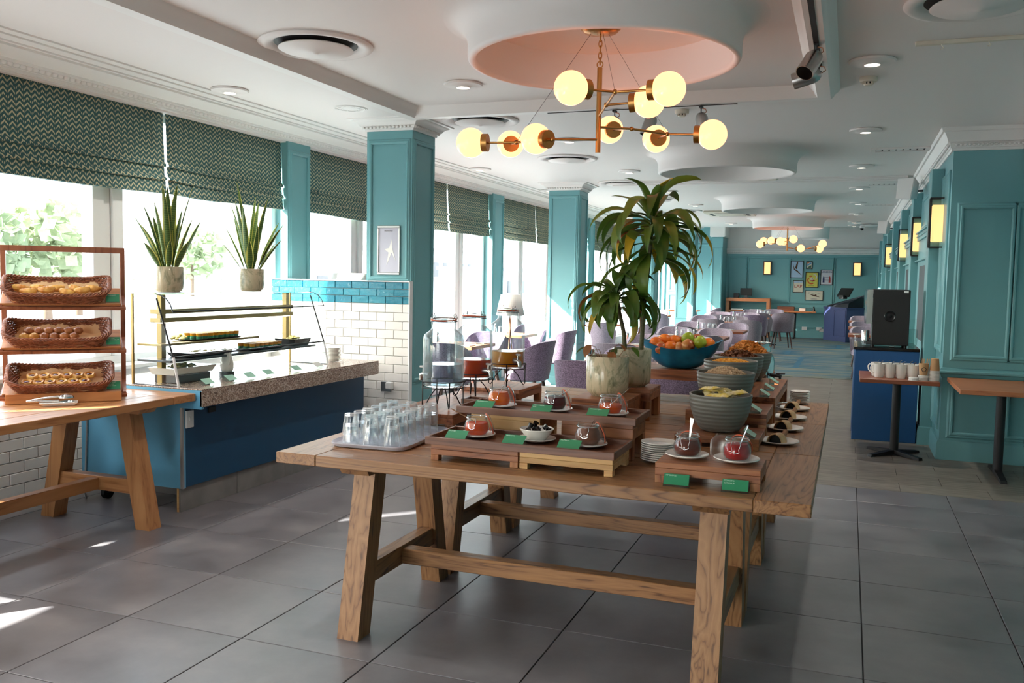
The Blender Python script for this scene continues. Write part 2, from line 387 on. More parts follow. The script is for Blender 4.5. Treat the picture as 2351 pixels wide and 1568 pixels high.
def blind_mat():
    m, t, b = newmat('blind_fabric'); tc = N(t, 'ShaderNodeTexCoord'); sp = N(t, 'ShaderNodeSeparateXYZ'); t.links.new(tc.outputs['Object'], sp.inputs[0])
    def ma(op, a, bb=None, c=None):
        n = N(t, 'ShaderNodeMath', operation=op)
        for i, q in enumerate((a, bb, c)):
            if q is None: continue
            if isinstance(q, (int, float)): n.inputs[i].default_value = q
            else: t.links.new(q, n.inputs[i])
        return n.outputs[0]
    u = ma('DIVIDE', sp.outputs['Y'], .058); tri = ma('PINGPONG', u, .5)
    row = ma('DIVIDE', sp.outputs['Z'], .034); row = ma('SUBTRACT', row, ma('MULTIPLY', tri, 1.7)); fr = ma('FRACT', row); line = ma('LESS_THAN', fr, .40)
    par = ma('LESS_THAN', ma('FRACT', ma('MULTIPLY', ma('FLOOR', row), .5)), .25)
    gap = ma('GREATER_THAN', ma('ABSOLUTE', ma('SUBTRACT', tri, .25)), .05); brk = ma('MULTIPLY', line, ma('MAXIMUM', gap, par))
    brk2 = ma('MULTIPLY', brk, ma('GREATER_THAN', tri, .05))
    mx = N(t, 'ShaderNodeMixRGB'); t.links.new(brk2, mx.inputs[0]); mx.inputs[1].default_value = lin((58,98,100)); mx.inputs[2].default_value = lin((196,192,160))
    t.links.new(mx.outputs[0], b.inputs['Base Color']); b.inputs['Roughness'].default_value = .9
    out = t.nodes['Material Output']; tl = N(t, 'ShaderNodeBsdfTranslucent'); t.links.new(mx.outputs[0], tl.inputs[0]); ms = N(t, 'ShaderNodeMixShader'); ms.inputs[0].default_value = .12
    t.links.new(b.outputs[0], ms.inputs[1]); t.links.new(tl.outputs[0], ms.inputs[2]); t.links.new(ms.outputs[0], out.inputs[0])
blind_mat()
def marble_pot_mat():
    m, t, b = newmat('pot_marble'); mp = coords(t, 'Object', (1, 1, .55))
    n1 = N(t, 'ShaderNodeTexNoise'); n1.inputs['Scale'].default_value = 7; n1.inputs['Detail'].default_value = 9; n1.inputs['Roughness'].default_value = .72; n1.inputs['Distortion'].default_value = 2.2; t.links.new(mp.outputs[0], n1.inputs[0])
    r = ramp(t, [(.28, lin((84,88,68))), (.4, lin((150,146,116))), (.52, lin((206,192,160))), (.75, lin((196,176,142)))]); t.links.new(n1.outputs[0], r.inputs[0]); t.links.new(r.outputs[0], b.inputs['Base Color']); b.inputs['Roughness'].default_value = .25
    b.inputs['Coat Weight'].default_value = .3
marble_pot_mat()
def leaf_mat(n, c1, c2, c3, rough=.35, banded=False):
    m, t, b = newmat(n); oi = N(t, 'ShaderNodeObjectInfo'); mp = coords(t, 'Object', (3, 3, 3))
    nz = N(t, 'ShaderNodeTexNoise'); nz.inputs['Scale'].default_value = 2; nz.inputs['Detail'].default_value = 3; t.links.new(mp.outputs[0], nz.inputs[0])
    ad = N(t, 'ShaderNodeMath', operation='MULTIPLY_ADD'); ad.inputs[1].default_value = .45; t.links.new(oi.outputs['Random'], ad.inputs[0])
    mu = N(t, 'ShaderNodeMath', operation='MULTIPLY'); mu.inputs[1].default_value = .6; t.links.new(nz.outputs[0], mu.inputs[0]); t.links.new(mu.outputs[0], ad.inputs[2])
    r = ramp(t, [(.25, lin(c1)), (.6, lin(c2)), (.85, lin(c3))]); t.links.new(ad.outputs[0], r.inputs[0]); col = r.outputs[0]
    if banded:
        wv = N(t, 'ShaderNodeTexWave', bands_direction='Z'); wv.inputs['Scale'].default_value = 22; wv.inputs['Distortion'].default_value = 5; wv.inputs['Detail'].default_value = 3
        m2 = coords(t); t.links.new(m2.outputs[0], wv.inputs[0]); mx = N(t, 'ShaderNodeMixRGB', blend_type='MULTIPLY'); mx.inputs[0].default_value = .45; t.links.new(col, mx.inputs[1]); t.links.new(wv.outputs[0], mx.inputs[2]); col = mx.outputs[0]
    t.links.new(col, b.inputs['Base Color']); b.inputs['Roughness'].default_value = rough
    out = t.nodes['Material Output']; tl = N(t, 'ShaderNodeBsdfTranslucent'); t.links.new(col, tl.inputs[0]); ms = N(t, 'ShaderNodeMixShader'); ms.inputs[0].default_value = .3
    t.links.new(b.outputs[0], ms.inputs[1]); t.links.new(tl.outputs[0], ms.inputs[2]); t.links.new(ms.outputs[0], out.inputs[0])
leaf_mat('leaf_dracaena', (60,94,38), (92,126,48), (126,148,60))
leaf_mat('leaf_dry', (128,78,40), (150,98,50), (120,110,40), .6)
leaf_mat('leaf_yellow', (190,160,30), (216,186,40), (150,140,40), .5)
leaf_mat('leaf_snake', (92,130,70), (120,152,80), (146,172,96), .4, True)
leaf_mat('leaf_edge', (200,196,96), (214,206,110), (220,214,130), .45)
leaf_mat('leaf_pothos', (92,112,60), (132,140,84), (160,150,100), .5)
leaf_mat('tree_leaf_haze', (128,142,112), (150,162,128), (170,176,142), .8)  # greens paled so the outside haze sits in the leaf colour
def liquid(n, c, alpha_rough=.1):
    m, t, b = newmat(n); b.inputs['Base Color'].default_value = lin(c); b.inputs['Roughness'].default_value = alpha_rough; b.inputs['Subsurface Weight'].default_value = 0
    out = t.nodes['Material Output']; tl = N(t, 'ShaderNodeBsdfTranslucent'); tl.inputs[0].default_value = lin(c); ms = N(t, 'ShaderNodeMixShader'); ms.inputs[0].default_value = .3
    t.links.new(b.outputs[0], ms.inputs[1]); t.links.new(tl.outputs[0], ms.inputs[2]); t.links.new(ms.outputs[0], out.inputs[0])
liquid('juice_red', (240,84,14)); liquid('juice_orange', (246,176,36)); liquid('honey', (236,84,10)); liquid('jam_orange', (244,120,8), .2); liquid('jam_dark', (96,12,26), .2); liquid('jam_apricot', (240,98,12), .2)
liquid('choc', (150,88,62), .3); liquid('sauce_brown', (122,40,18)); liquid('ketchup', (190,10,12))
glass('water', (226,234,238), ior=1.33, edge=.3, edgecol=(214,224,230))
def fabric(n, c, k=.25):
    m, t, b = newmat(n); mp = coords(t, 'Object', (1,1,1)); nz = N(t, 'ShaderNodeTexNoise'); nz.inputs['Scale'].default_value = 120; nz.inputs['Detail'].default_value = 2; t.links.new(mp.outputs[0], nz.inputs[0])
    a = tuple(x*(1-k) for x in lin(c)[:3])+(1,); d = tuple(min(1, x*(1+k)) for x in lin(c)[:3])+(1,); r = ramp(t, [(.35, a), (.65, d)]); t.links.new(nz.outputs[0], r.inputs[0]); t.links.new(r.outputs[0], b.inputs['Base Color'])
    b.inputs['Roughness'].default_value = .9; b.inputs['Sheen Weight'].default_value = .3; bump(t, b, nz.outputs[0], .25, .003)
fabric('chair_grey', (132,121,132)); fabric('chair_purple', (122,104,126), .45); fabric('chair_lilac', (164,150,166))
def bluebowl():
    m, t, b = newmat('blue_bowl'); mp = coords(t); nz = N(t, 'ShaderNodeTexNoise'); nz.inputs['Scale'].default_value = 9; nz.inputs['Detail'].default_value = 6; t.links.new(mp.outputs[0], nz.inputs[0])
    r = ramp(t, [(.3, lin((10,88,128))), (.7, lin((34,142,184)))]); t.links.new(nz.outputs[0], r.inputs[0]); t.links.new(r.outputs[0], b.inputs['Base Color']); b.inputs['Metallic'].default_value = .35; b.inputs['Roughness'].default_value = .28
bluebowl()
def fruitmat(n, c1, c2, sc=3, rough=.3, bk=0):
    m, t, b = newmat(n); oi = N(t, 'ShaderNodeObjectInfo'); mp = coords(t); ad = N(t, 'ShaderNodeVectorMath', operation='MULTIPLY_ADD'); t.links.new(oi.outputs['Random'], ad.inputs[0]); ad.inputs[1].default_value = (3, 2, 1); t.links.new(mp.outputs[0], ad.inputs[2])
    nz = N(t, 'ShaderNodeTexNoise'); nz.inputs['Scale'].default_value = sc*4; nz.inputs['Detail'].default_value = 3; t.links.new(ad.outputs[0], nz.inputs[0]); r = ramp(t, [(.35, lin(c1)), (.65, lin(c2))]); t.links.new(nz.outputs[0], r.inputs[0]); t.links.new(r.outputs[0], b.inputs['Base Color']); b.inputs['Roughness'].default_value = rough
    if bk:
        n2 = N(t, 'ShaderNodeTexNoise'); n2.inputs['Scale'].default_value = 220; t.links.new(mp.outputs[0], n2.inputs[0]); bump(t, b, n2.outputs[0], bk, .002)
fruitmat('orange_skin', (232,112,14), (246,140,28), 3, .4, .3); fruitmat('apple_green', (150,176,36), (178,196,60)); fruitmat('apple_red', (176,60,40), (206,158,80), 3)
fruitmat('pastry_gold', (196,124,44), (236,186,96), 5, .45); fruitmat('pastry_brown', (136,76,38), (186,116,60), 5, .4); fruitmat('flake_corn', (206,130,50), (226,164,84), 8, .6); fruitmat('flake_bran', (112,66,36), (146,92,54), 8, .6)
fruitmat('oats', (196,166,130), (224,202,170), 20, .8); fruitmat('corn_gold', (222,146,34), (240,180,60), 8, .6); fruitmat('wrap_yellow', (222,196,70), (236,226,190), 6, .25); fruitmat('egg_salad', (226,206,110), (240,230,170), 10, .6)
fruitmat('wicker', (118,66,44), (152,92,62), 8, .5); fruitmat('concrete', (118,117,116), (132,130,128), 2, .6)
plain('grass_out', (130,152,104), .9, noise=.2, nscale=.3); plain('tarmac_out', (132,138,142), .9, noise=.1, nscale=.2); plain('building_out', (206,212,216), .8); plain('building_red', (170,110,96), .8); plain('haze_tree', (160,184,176), .95); plain('bark', (120,100,84), .9)  # haze_tree is paled to carry the distance haze in its colour
# ------------------------------------------------------------------ structure
ZC = 2.83            # ceiling
XW = -.79            # window wall inner face
YB = 22.3            # back wall
ZB = 3.16            # ceiling of the last bay
MOULD = [(0,0),(0,.013),(.01,.022),(.022,.022),(.03,.014),(.042,.014),(.05,.006),(.055,0)]
def pmould(parent, corners, up, w=1.0):
    m = MB().sweep([(a*w, b*w) for a, b in MOULD], corners, closed=True, up=up)
    return m.build('panel_moulding', 'teal', parent, 40)
def rect(axis, c, a0, a1, z0, z1):
    P = [(a0, z0), (a1, z0), (a1, z1), (a0, z1)]
    return [(c, a, z) if axis == 'x' else (a, c, z) for a, z in P]

# floor
fl = struct(MB().box(-.95, 6.4, -7.2, 22.5, -.12, -.006).build('floor', 'grout_dark'), 'dark grouted slab floor under tiles, vinyl and carpet')
tm = {}
def tile(w, d):
    k = (round(w, 3), round(d, 3))
    if k not in tm: tm[k] = MB().box(-w/2, w/2, -d/2, d/2, -.012, 0, .0016).mesh('tile', 'floor_tile')
    return tm[k]
for i in range(-2, 10):
    for j in range(-8, 6):
        x0, x1 = max(i*.6, XW), min((i+1)*.6, 5.62); y0, y1 = j*.6, min((j+1)*.6, 3.44)
        if x1-x0 < .02: continue
        link('tile', tile(x1-x0-.005, y1-y0-.005), fl, ((x0+x1)/2, (y0+y1)/2, 0))
fb = MB().box(XW, 5.62, -7.2, -4.8, -.012, 0); fb.build('tile_field', 'floor_tile', fl)
vm = MB().box(-.2985, .2985, -.1485, .1485, -.012, 0).mesh('plank', 'vinyl')
for j in range(27):
    for i in range(6):
        x = 3.3+.3+i*.6-(.3 if j % 2 else 0); y = 3.44+.15+j*.293
        if y > 11.3 or x > 5.7: continue
        link('plank', vm, fl, (x, y, 0))
MB().box(XW, 3.3, 3.445, 4.6, -.012, -.001).box(2.9, 3.7, 3.445, 11.36, -.012, -.001).build('vinyl_field', 'vinyl', fl)
cpt = MB().prism([(XW+.03, 4.6), (3.0, 4.6), (3.0, 11.37), (4.73, 11.37), (4.73, YB-.03), (.83, YB-.03), (.83, 21.35), (XW+.03, 21.35)], 'z', -.012, .004).build('carpet', 'carpet'); tag(cpt, 'patterned carpet of blue, teal and yellow dashes under the dining tables', 'carpet')
plain('carpet_dark', (46,98,122), .95)
for (x, y, L) in ((3.25, 14.2, 2.6), (2.9, 16.6, 1.2), (3.9, 19.0, 1.6)):
    pts = [(x-.05, y-L/2)]
    for s_ in (1, -1):
        for k in range(9):
            yy = y-s_*(L/2-L*(k+.5)/9); pts += [(x+s_*.05, yy-s_*.05), (x+s_*.32, yy), (x+s_*.05, yy+s_*.05)]
    MB().prism(pts[1:], 'z', .004, .0055).build('woven_motif', 'carpet_dark', cpt)

# ceiling
ce = struct(MB().box(-1.1, 6.4, -7.2, 18.8, ZC, ZC+.3).box(-1.1, 6.4, 18.8, 22.6, ZB, ZB+.3).build('ceiling', 'white_paint'), 'white painted ceiling with drums, vents and downlights')
MB().box(1.0, 4.7, 8.40, 8.90, ZC-.035, ZC).box(1.0, 4.7, 8.36, 8.40, ZC-.02, ZC).box(1.0, 4.7, 8.46, 8.84, ZC-.05, ZC).build('cross_beam', 'white_paint', ce)
def drum(x, y, r, z0, z1):
    p = []
    for k in range(9):                                         # outer fillet to the ceiling
        a = PI/2*k/8; p.append((r+.045+.13*(1-math.sin(a)), z1-.13*(1-math.cos(a))))
    for k in range(9):
        a = PI*k/8; p.append((r+.0225+.0225*math.cos(a), z0+.0225-.0225*math.sin(a)))
    p += [(r, z1-.03), (r-.02, z1+.005), (0, z1+.005)]
    return MB().lathe(p, 72, (x, y, 0)).build('ceiling_drum', 'white_paint', ce, 50)
for k, (x, y) in enumerate(((2.835, 1.03), (2.835, 6.04), (2.83, 11.13), (2.85, 15.8), (2.86, 20.46))):
    drum(x, y, .66, 2.62, ZC if k < 4 else ZB)
# downstand ring
RP = [(.0,-.08),(.012,-.08),(.03,-.06),(.036,-.045),(.06,-.02),(.07,0)]
ring = MB()
RX0, RX1, RY0, RY1 = .80, 3.905, -4.0, 2.94
ring.box(RX0-.06, RX0, RY0, RY1, ZC-.08, ZC).box(RX1-.06, RX1, RY0, RY1, ZC-.08, ZC).box(RX0, RX1-.06, RY1-.06, RY1, ZC-.08, ZC)
inn = [(RX1-.06, RY0, ZC), (RX1-.06, RY1-.06, ZC), (RX0, RY1-.06, ZC), (RX0, RY0, ZC)]
ring.sweep([(-u, v) for u, v in RP], inn, False); ring.sweep([(u, v) for u, v in RP], [(RX1, RY0, ZC), (RX1, RY1, ZC), (RX0-.06, RY1, ZC), (RX0-.06, RY0, ZC)], False)
rg = ring.build('ceiling_moulding', 'cornice_white', ce, 30)
MB().box(RX1-.045, RX1-.018, -1.0, 1.95, ZC-.0835, ZC-.0795).box(1.9, 3.3, RY1-.016, RY1-.008, ZC-.0845, ZC-.0795).build('light_track', 'black_matte', rg)

# cornice profile generator with bead row
def beads(m, p0, p1, step, r, outdir):
    p0, p1 = Vector(p0), Vector(p1); L = (p1-p0).length; n = int(L/step); d = (p1-p0).normalized()
    for k in range(n):
        c = p0+d*(step*(k+.5)); m.sphere(c, r, 6, 4, (1.0, 1.0, .9))
CL = [(0,-.118),(.04,-.118),(.042,-.104),(.058,-.104),(.062,-.088),(.13,-.088),(.134,-.074),(.15,-.074),(.165,-.070),(.20,-.060),(.25,-.052),(.30,-.048),(.302,-.034),(.325,-.034),(.327,-.024),(.40,-.020),(.402,-.010),(.47,-.010),(.472,0)]
m = MB().sweep(CL, [(XW, -7.2, ZC), (XW, 18.8, ZC)], False)
trl = struct(m.build('trim_1', 'cornice_white', None, 30), 'wide white stepped plaster cornice above the window wall')
bm_ = MB(); beads(bm_, (XW+.096, -.6, ZC-.090), (XW+.096, 12, ZC-.090), .046, .022, None)
bo = bm_.build('bead_row', 'cornice_white', trl, 60); bo['kind'] = 'stuff'
CR = [(0,-.185),(.015,-.185),(.02,-.165),(.03,-.16),(.035,-.12),(.05,-.115),(.055,-.10),(.07,-.06),(.085,-.035),(.10,-.03),(.11,0)]

# ---------------- window wall
piers = [(-6.9, -6.5), (-1.66, -1.28), (3.44, 3.81), (8.50, 8.94), (13.62, 14.02), (18.75, 19.15), (21.5, 21.7)]
wl = struct(MB().box(-1.02, XW, -7.2, 3.81, 0, .80).box(-1.02, XW, 3.81, 21.7, 0, .22).box(-1.02, XW, -7.2, 18.8, 2.70, ZC).box(-1.02, XW, 18.8, 21.7, 2.70, ZB).box(-1.02, XW, -7.2, -6.9, .8, 2.7).build('wall_left', 'white_paint'), 'window wall with teal piers and white tiled lower part')
for (a, b) in piers:
    z0 = .22 if a > 3.4 else .8
    p = MB().box(-1.02, XW+.02, a, b, .0 if a > 3.4 else .8, 2.72).build('pier', 'teal', wl)
    pmould(p, rect('x', XW+.02, a+.06, b-.06, 1.0, 2.6), (1, 0, 0), .8)
wtm = {}
def bricks(parent, axis, c, a0, a1, z0, rows, L, H, mat, flip=1, joint=.004, th=.01, name='brick'):
    for r in range(rows):
        off = (L/2 if r % 2 else 0); a = a0-off
        while a < a1-.001:
            s, e = max(a, a0), min(a+L, a1)
            if e-s > .012:
                k = (axis, round(e-s, 3), H, mat)
                if k not in wtm:
                    w_, h_ = (e-s-joint)/2, (H-joint)/2
                    wtm[k] = (MB().box(-th, th, -w_, w_, -h_, h_, .0025) if axis == 'x' else MB().box(-w_, w_, -th, th, -h_, h_, .0025)).mesh(name, mat)
                j = random.uniform(-.0012, .0012)
                pos = (c+j, (s+e)/2, z0+(r+.5)*H) if axis == 'x' else ((s+e)/2, c+j, z0+(r+.5)*H)
                link(name, wtm[k], parent, pos)
            a += L
bricks(wl, 'x', XW+.004, -1.4, 1.6, 0, 11, .21, .0727, 'tile_white')
MB().box(-1.06, XW+.06, -6.5, 3.44, .80, .83, .004).build('window_sill', 'white_frame', wl)

def window(n, y0, y1, z0, muls, label):
    wn = struct(thing('window_%d' % n, label, 'window'), label); del wn['category']
    X0, X1 = -.98, -.90
    MB().box(X0, X1, y0, y0+.06, z0, 2.70, .004).box(X0, X1, y1-.06, y1, z0, 2.70, .004).box(X0, X1, y0, y1, z0, z0+.06, .004).box(X0, X1, y0, y1, 2.64, 2.70, .004).build('window_frame', 'white_frame', wn)
    xs = [y0+.06]
    for (a, b) in muls:
        MB().box(X0-.01, X1+.02, a, a+(b-a)*.36, z0+.06, 2.64, .004).box(X0, X1, a+(b-a)*.38, a+(b-a)*.62, z0+.06, 2.64, .004).box(X0-.01, X1+.02, a+(b-a)*.64, b, z0+.06, 2.64, .004).build('mullion', 'white_frame', wn)
        xs += [a, b]
    xs.append(y1-.06)
    for k in range(0, len(xs), 2):
        MB().box(-.945, -.938, xs[k], xs[k+1], z0+.06, 2.64).build('pane', 'pane', wn)
    return wn
window(1, -6.5, -1.66, .83, [(-4.8, -4.62), (-3.2, -3.02)], 'tall window bay behind the bread table end of the room')
window(2, -1.28, 3.44, .83, [(-.05, .12), (1.28, 1.56)], 'tall bright window behind the bread rack and snake plants')
window(3, 3.81, 8.50, .22, [(4.75, 5.0), (7.45, 7.7)], 'tall window on both sides of the nearest teal column')
window(4, 8.94, 13.62, .22, [(9.9, 10.1), (11.3, 11.55), (12.6, 12.8)], 'tall window behind the white shaded lamp')
window(5, 14.02, 18.75, .22, [(15.4, 15.6), (17.0, 17.2)], 'tall window behind the dracaena plant')
window(6, 19.15, 21.5, .22, [(20.2, 20.4)], 'last tall window at the far end of the window wall')

fw_ = struct(thing('window_7', 'added fill window in the unseen wall behind the camera', 'window')); del fw_['category']  # added in the unseen wall to fill the room from behind the camera
for a, b in ((-.1, 2.3),):
    MB().box(a, b, -7.34, -7.28, .3, .36).box(a, b, -7.34, -7.28, 2.44, 2.5).box(a, a+.06, -7.34, -7.28, .36, 2.44).box(b-.06, b, -7.34, -7.28, .36, 2.44).box((a+b)/2-.03, (a+b)/2+.03, -7.34, -7.28, .36, 2.44).build('window_frame', 'white_frame', fw_)
    MB().box(a+.06, b-.06, -7.315, -7.308, .36, 2.44).build('pane', 'pane', fw_)
# ---------------- tiled half wall with teal border
hw = struct(MB().box(XW, .60, 3.232, 3.27, 0, 1.45).box(XW, .155, 3.27, 3.42, 0, 1.45).build('wall_half', 'grout_white'), 'white tiled half wall with a teal glazed tile border')
bricks(hw, 'y', 3.228, XW, .60, 1.262, 3, .166, .0625, 'tile_teal')
bricks(hw, 'y', 3.228, XW, .60, 0, 17, .166, .0742, 'tile_white')
MB().box(XW, .605, 3.21, 3.27, 1.45, 1.458).box(XW, .155, 3.27, 3.43, 1.45, 1.458).build('tile_cap', 'white_frame', hw)
MB().box(.597, .607, 3.212, 3.27, 0, 1.452).build('edge_trim', 'white_frame', hw)

# ---------------- columns
CAPP = [(0,-.10),(.012,-.10),(.016,-.085),(.028,-.083),(.036,-.062),(.046,-.06),(.05,-.05),(.07,-.028),(.095,-.018),(.1,-.012),(.125,-.01),(.13,0)]
def column(n, x0, x1, y0, y1, zlow=0):
    c = struct(MB().box(x0, x1, y0, y1, 0, ZC).build('column', 'teal'), 'square teal panelled column number %s from the counter along the windows' % n)
    for (a, b) in ((.62, 2.62),) if not zlow else ((zlow, 2.62),):
        pmould(c, rect('y', y0, x0+.055, x1-.055, a, b), (0, -1, 0), .8)
    for (a, b) in ((.62, 2.62),): pmould(c, rect('x', x1, y0+.055, y1-.055, a, b), (1, 0, 0), .8)
    MB().sweep(CAPP, [(x0, y1, ZC), (x0, y0, ZC), (x1, y0, ZC), (x1, y1, ZC)], True).build('capital', 'cornice_white', c, 30)
    bb = MB(); beads(bb, (x0-.03, y0-.035, ZC-.072), (x1+.03, y0-.035, ZC-.072), .036, .014, None); beads(bb, (x1+.035, y0-.03, ZC-.072), (x1+.035, y1+.03, ZC-.072), .036, .014, None)
    b2 = bb.build('bead_row', 'cornice_white', c, 60); b2['kind'] = 'stuff'
    if not zlow: MB().sweep([(0,.13),(.014,.125),(.018,.11),(.02,0),(0,0)], [(x0, y1, 0), (x0, y0, 0), (x1, y0, 0), (x1, y1, 0)], True).build('plinth', 'teal', c, 30)
    return c
column('one', .155, .59, 3.27, 3.705, 1.5)
column('two', .10, .544, 8.43, 8.85)
column('three', .10, .544, 13.59, 14.02)
column('four', .10, .544, 18.35, 18.78)

# ---------------- right walls
XR, YR = 4.87, 4.93
PX = 4.765
wr = struct(MB().box(XR, 6.4, YR, 5.72, 0, ZC).build('wall_right', 'teal'), 'dark teal panelled wall beside the coffee station')
pmould(wr, rect('y', YR, 4.975, 5.335, .915, 2.155), (0, -1, 0)); pmould(wr, rect('y', YR, 5.40, 5.60, .915, 2.155), (0, -1, 0))
pmould(wr, rect('y', YR, 4.975, 5.335, .245, .655), (0, -1, 0)); pmould(wr, rect('y', YR, 5.40, 5.60, .245, .655), (0, -1, 0))
pmould(wr, rect('x', XR, YR+.1, 5.62, .915, 2.5), (-1, 0, 0), .9); pmould(wr, rect('x', XR, YR+.1, 5.62, .245, .655), (-1, 0, 0), .9)
MB().sweep([(0,.80),(.012,.795),(.02,.775),(.034,.77),(.034,.755),(.016,.745),(.01,.72),(0,.715)], [(6.0, YR, 0), (XR, YR, 0), (XR, 5.64, 0)][::-1]).build('dado_rail', 'teal', wr, 30)
struct(MB().sweep([(0,.17),(.012,.165),(.018,.14),(.022,0),(0,0)], [(5.62, YR, 0), (XR, YR, 0), (XR, 5.64, 0), (PX, 5.64, 0), (PX, 5.97, 0)][::-1]).build('baseboard_right', 'teal', None, 30), 'teal skirting board along the panelled right wall')
t2 = struct(MB().sweep(CR, [(5.62, YR, ZC), (XR, YR, ZC), (XR, 18.8, ZC)][::-1]).build('trim_2', 'cornice_white', None, 30), 'white beaded cornice above the dark teal right wall')
bb = MB(); beads(bb, (XR+.0, YR-.045, ZC-.14), (5.62, YR-.045, ZC-.14), .033, .014, None); beads(bb, (XR-.045, YR, ZC-.14), (XR-.045, 12, ZC-.14), .033, .014, None); q = bb.build('bead_row', 'cornice_white', t2, 60); q['kind'] = 'stuff'
# boxed beam running towards the camera
wb = struct(MB().box(5.40, 5.62, -7.2, YR, 2.46, ZC, .03).build('trim_3', 'white_paint'), 'white boxed beam meeting the dark teal wall')
struct(MB().box(5.62, 6.4, -7.2, YR, 0, ZC).build('wall_side', 'teal'), 'plain teal side wall past the dining table edge')
struct(MB().box(-1.02, -.1, -7.4, -7.2, 0, ZC).box(2.3, 6.4, -7.4, -7.2, 0, ZC).box(-.1, 2.3, -7.4, -7.2, 2.5, ZC).box(-.1, 2.3, -7.4, -7.2, 0, .3).build('wall_front', 'white_paint'), 'white wall behind the camera')
# long right wall with pilasters and door recesses
wf = struct(MB().box(XR, 6.4, 5.72, 22.5, 0, ZC).box(XR, 6.4, 18.8, 22.5, ZC, ZB).build('wall_far_right', 'teal'), 'long teal wall with pilasters and recessed doors')
pil = [5.64, 8.22, 10.80, 13.4, 15.97, 18.5, 20.9]
for k, y in enumerate(pil):
    MB().box(PX, XR, y, y+.33, 0, 2.58 if k == 0 else 2.60, .004).build('pilaster', 'teal', wf)
for k in range(len(pil)-1):
    a, b = pil[k]+.33, pil[k+1]
    MB().box(XR-.05, XR, a, b, 2.02, 2.10).box(XR-.07, XR, a, b, 2.10, 2.115).box(XR-.06, XR, a, b, 2.06, 2.075).build('door_header', 'teal', wf)
    pmould(wf, rect('x', XR, a+.12, b-.12, 2.16, 2.52), (-1, 0, 0), .8)
    d = struct(MB().box(XR-.03, XR-.001, a+.1, b-.1, .02, 2.02).build('door_%d' % (k+1), 'teal'), 'recessed teal door with a dark glazed panel, number %d along the far right wall' % (k+1))
    MB().box(XR-.034, XR-.028, a+.45, b-.45, .9, 1.72).build('pane', 'navy_dark', d); MB().cyl((XR-.06, a+.2, 1.78), (XR-.06, b-.2, 1.78), .012).build('push_bar', 'teal', d)

# ---------------- back wall
bw = struct(MB().box(.72, 5.0, YB, YB+.2, 0, ZB).build('wall_back', 'teal'), 'teal panelled back wall with framed prints')
for (a, b) in ((.93, 1.36), (1.44, 2.50), (2.56, 3.64), (3.72, 4.76)):
    pmould(bw, rect('y', YB, a, b, .98, 2.17), (0, -1, 0), 1.1); pmould(bw, rect('y', YB, a, b, .32, .68), (0, -1, 0), 1.1)
MB().box(.72, XR, YB-.03, YB, .82, .87, .005).build('dado_rail', 'teal', bw)
struct(MB().box(.72, XR, YB-.025, YB, 0, .2, .006).build('baseboard_back', 'teal'), 'teal skirting board below the back wall panels')
MB().box(.72, XR, YB-.02, YB, 2.42, ZB).build('frieze', 'white_paint', bw)
t4 = struct(MB().sweep([(0,-.15),(.015,-.15),(.02,-.12),(.05,-.10),(.06,-.06),(.1,-.04),(.12,0),(0,0)], [(XR, YB, 2.44), (.72, YB, 2.44)][::-1]).build('trim_4', 'cornice_white', None, 30), 'white cornice between the teal back wall and the plain frieze')
bb = MB(); beads(bb, (.8, YB-.045, 2.44-.12), (XR, YB-.045, 2.44-.12), .05, .014, None); q = bb.build('bead_row', 'cornice_white', t4, 60); q['kind'] = 'stuff'
t5 = struct(MB().sweep([(0,-.17),(.02,-.17),(.03,-.12),(.09,-.1),(.12,-.04),(.16,-.02),(.16,0),(0,0)], [(XR, YB, ZB), (.72, YB, ZB)][::-1]).build('trim_5', 'cornice_white', None, 30), 'white dentil cornice at the top of the far frieze')
bb = MB()
for k in range(60): bb.box(.78+k*.068, .78+k*.068+.034, YB-.085, YB-.05, ZB-.155, ZB-.115)
q = bb.build('dentil_row', 'cornice_white', t5); q['kind'] = 'stuff'
wbl = struct(MB().box(-1.02, .52, 21.55, 21.75, 0, ZB).build('wall_back_left', 'teal'), 'short teal panelled return wall beside the last window')
pmould(wbl, rect('y', 21.55, -.62, .0, 1.25, 2.5), (0, -1, 0), 1.1); pmould(wbl, rect('y', 21.55, .08, .48, .3, 2.5), (0, -1, 0), 1.1); pmould(wbl, rect('y', 21.55, -.62, .0, .3, 1.1), (0, -1, 0), 1.1)
st = struct(MB().box(.52, .82, 21.4, 22.5, 0, 2.72, .01).build('pilaster', 'teal'), 'teal corner pilaster between return wall and back wall')
pmould(st, rect('y', 21.4, .57, .77, .3, 2.4), (0, -1, 0), .8); MB().box(.46, .88, 21.34, 22.5, 2.72, ZB, .02).build('capital', 'cornice_white', st)
# outside walls close the room above and around
struct(MB().box(4.87, 6.4, 22.5, 22.7, 0, ZB+.3).box(-1.1, -1.02, -7.4, 22.6, 2.7, ZB+.3).build('wall_outer', 'white_paint'), 'outer masonry closing the room')

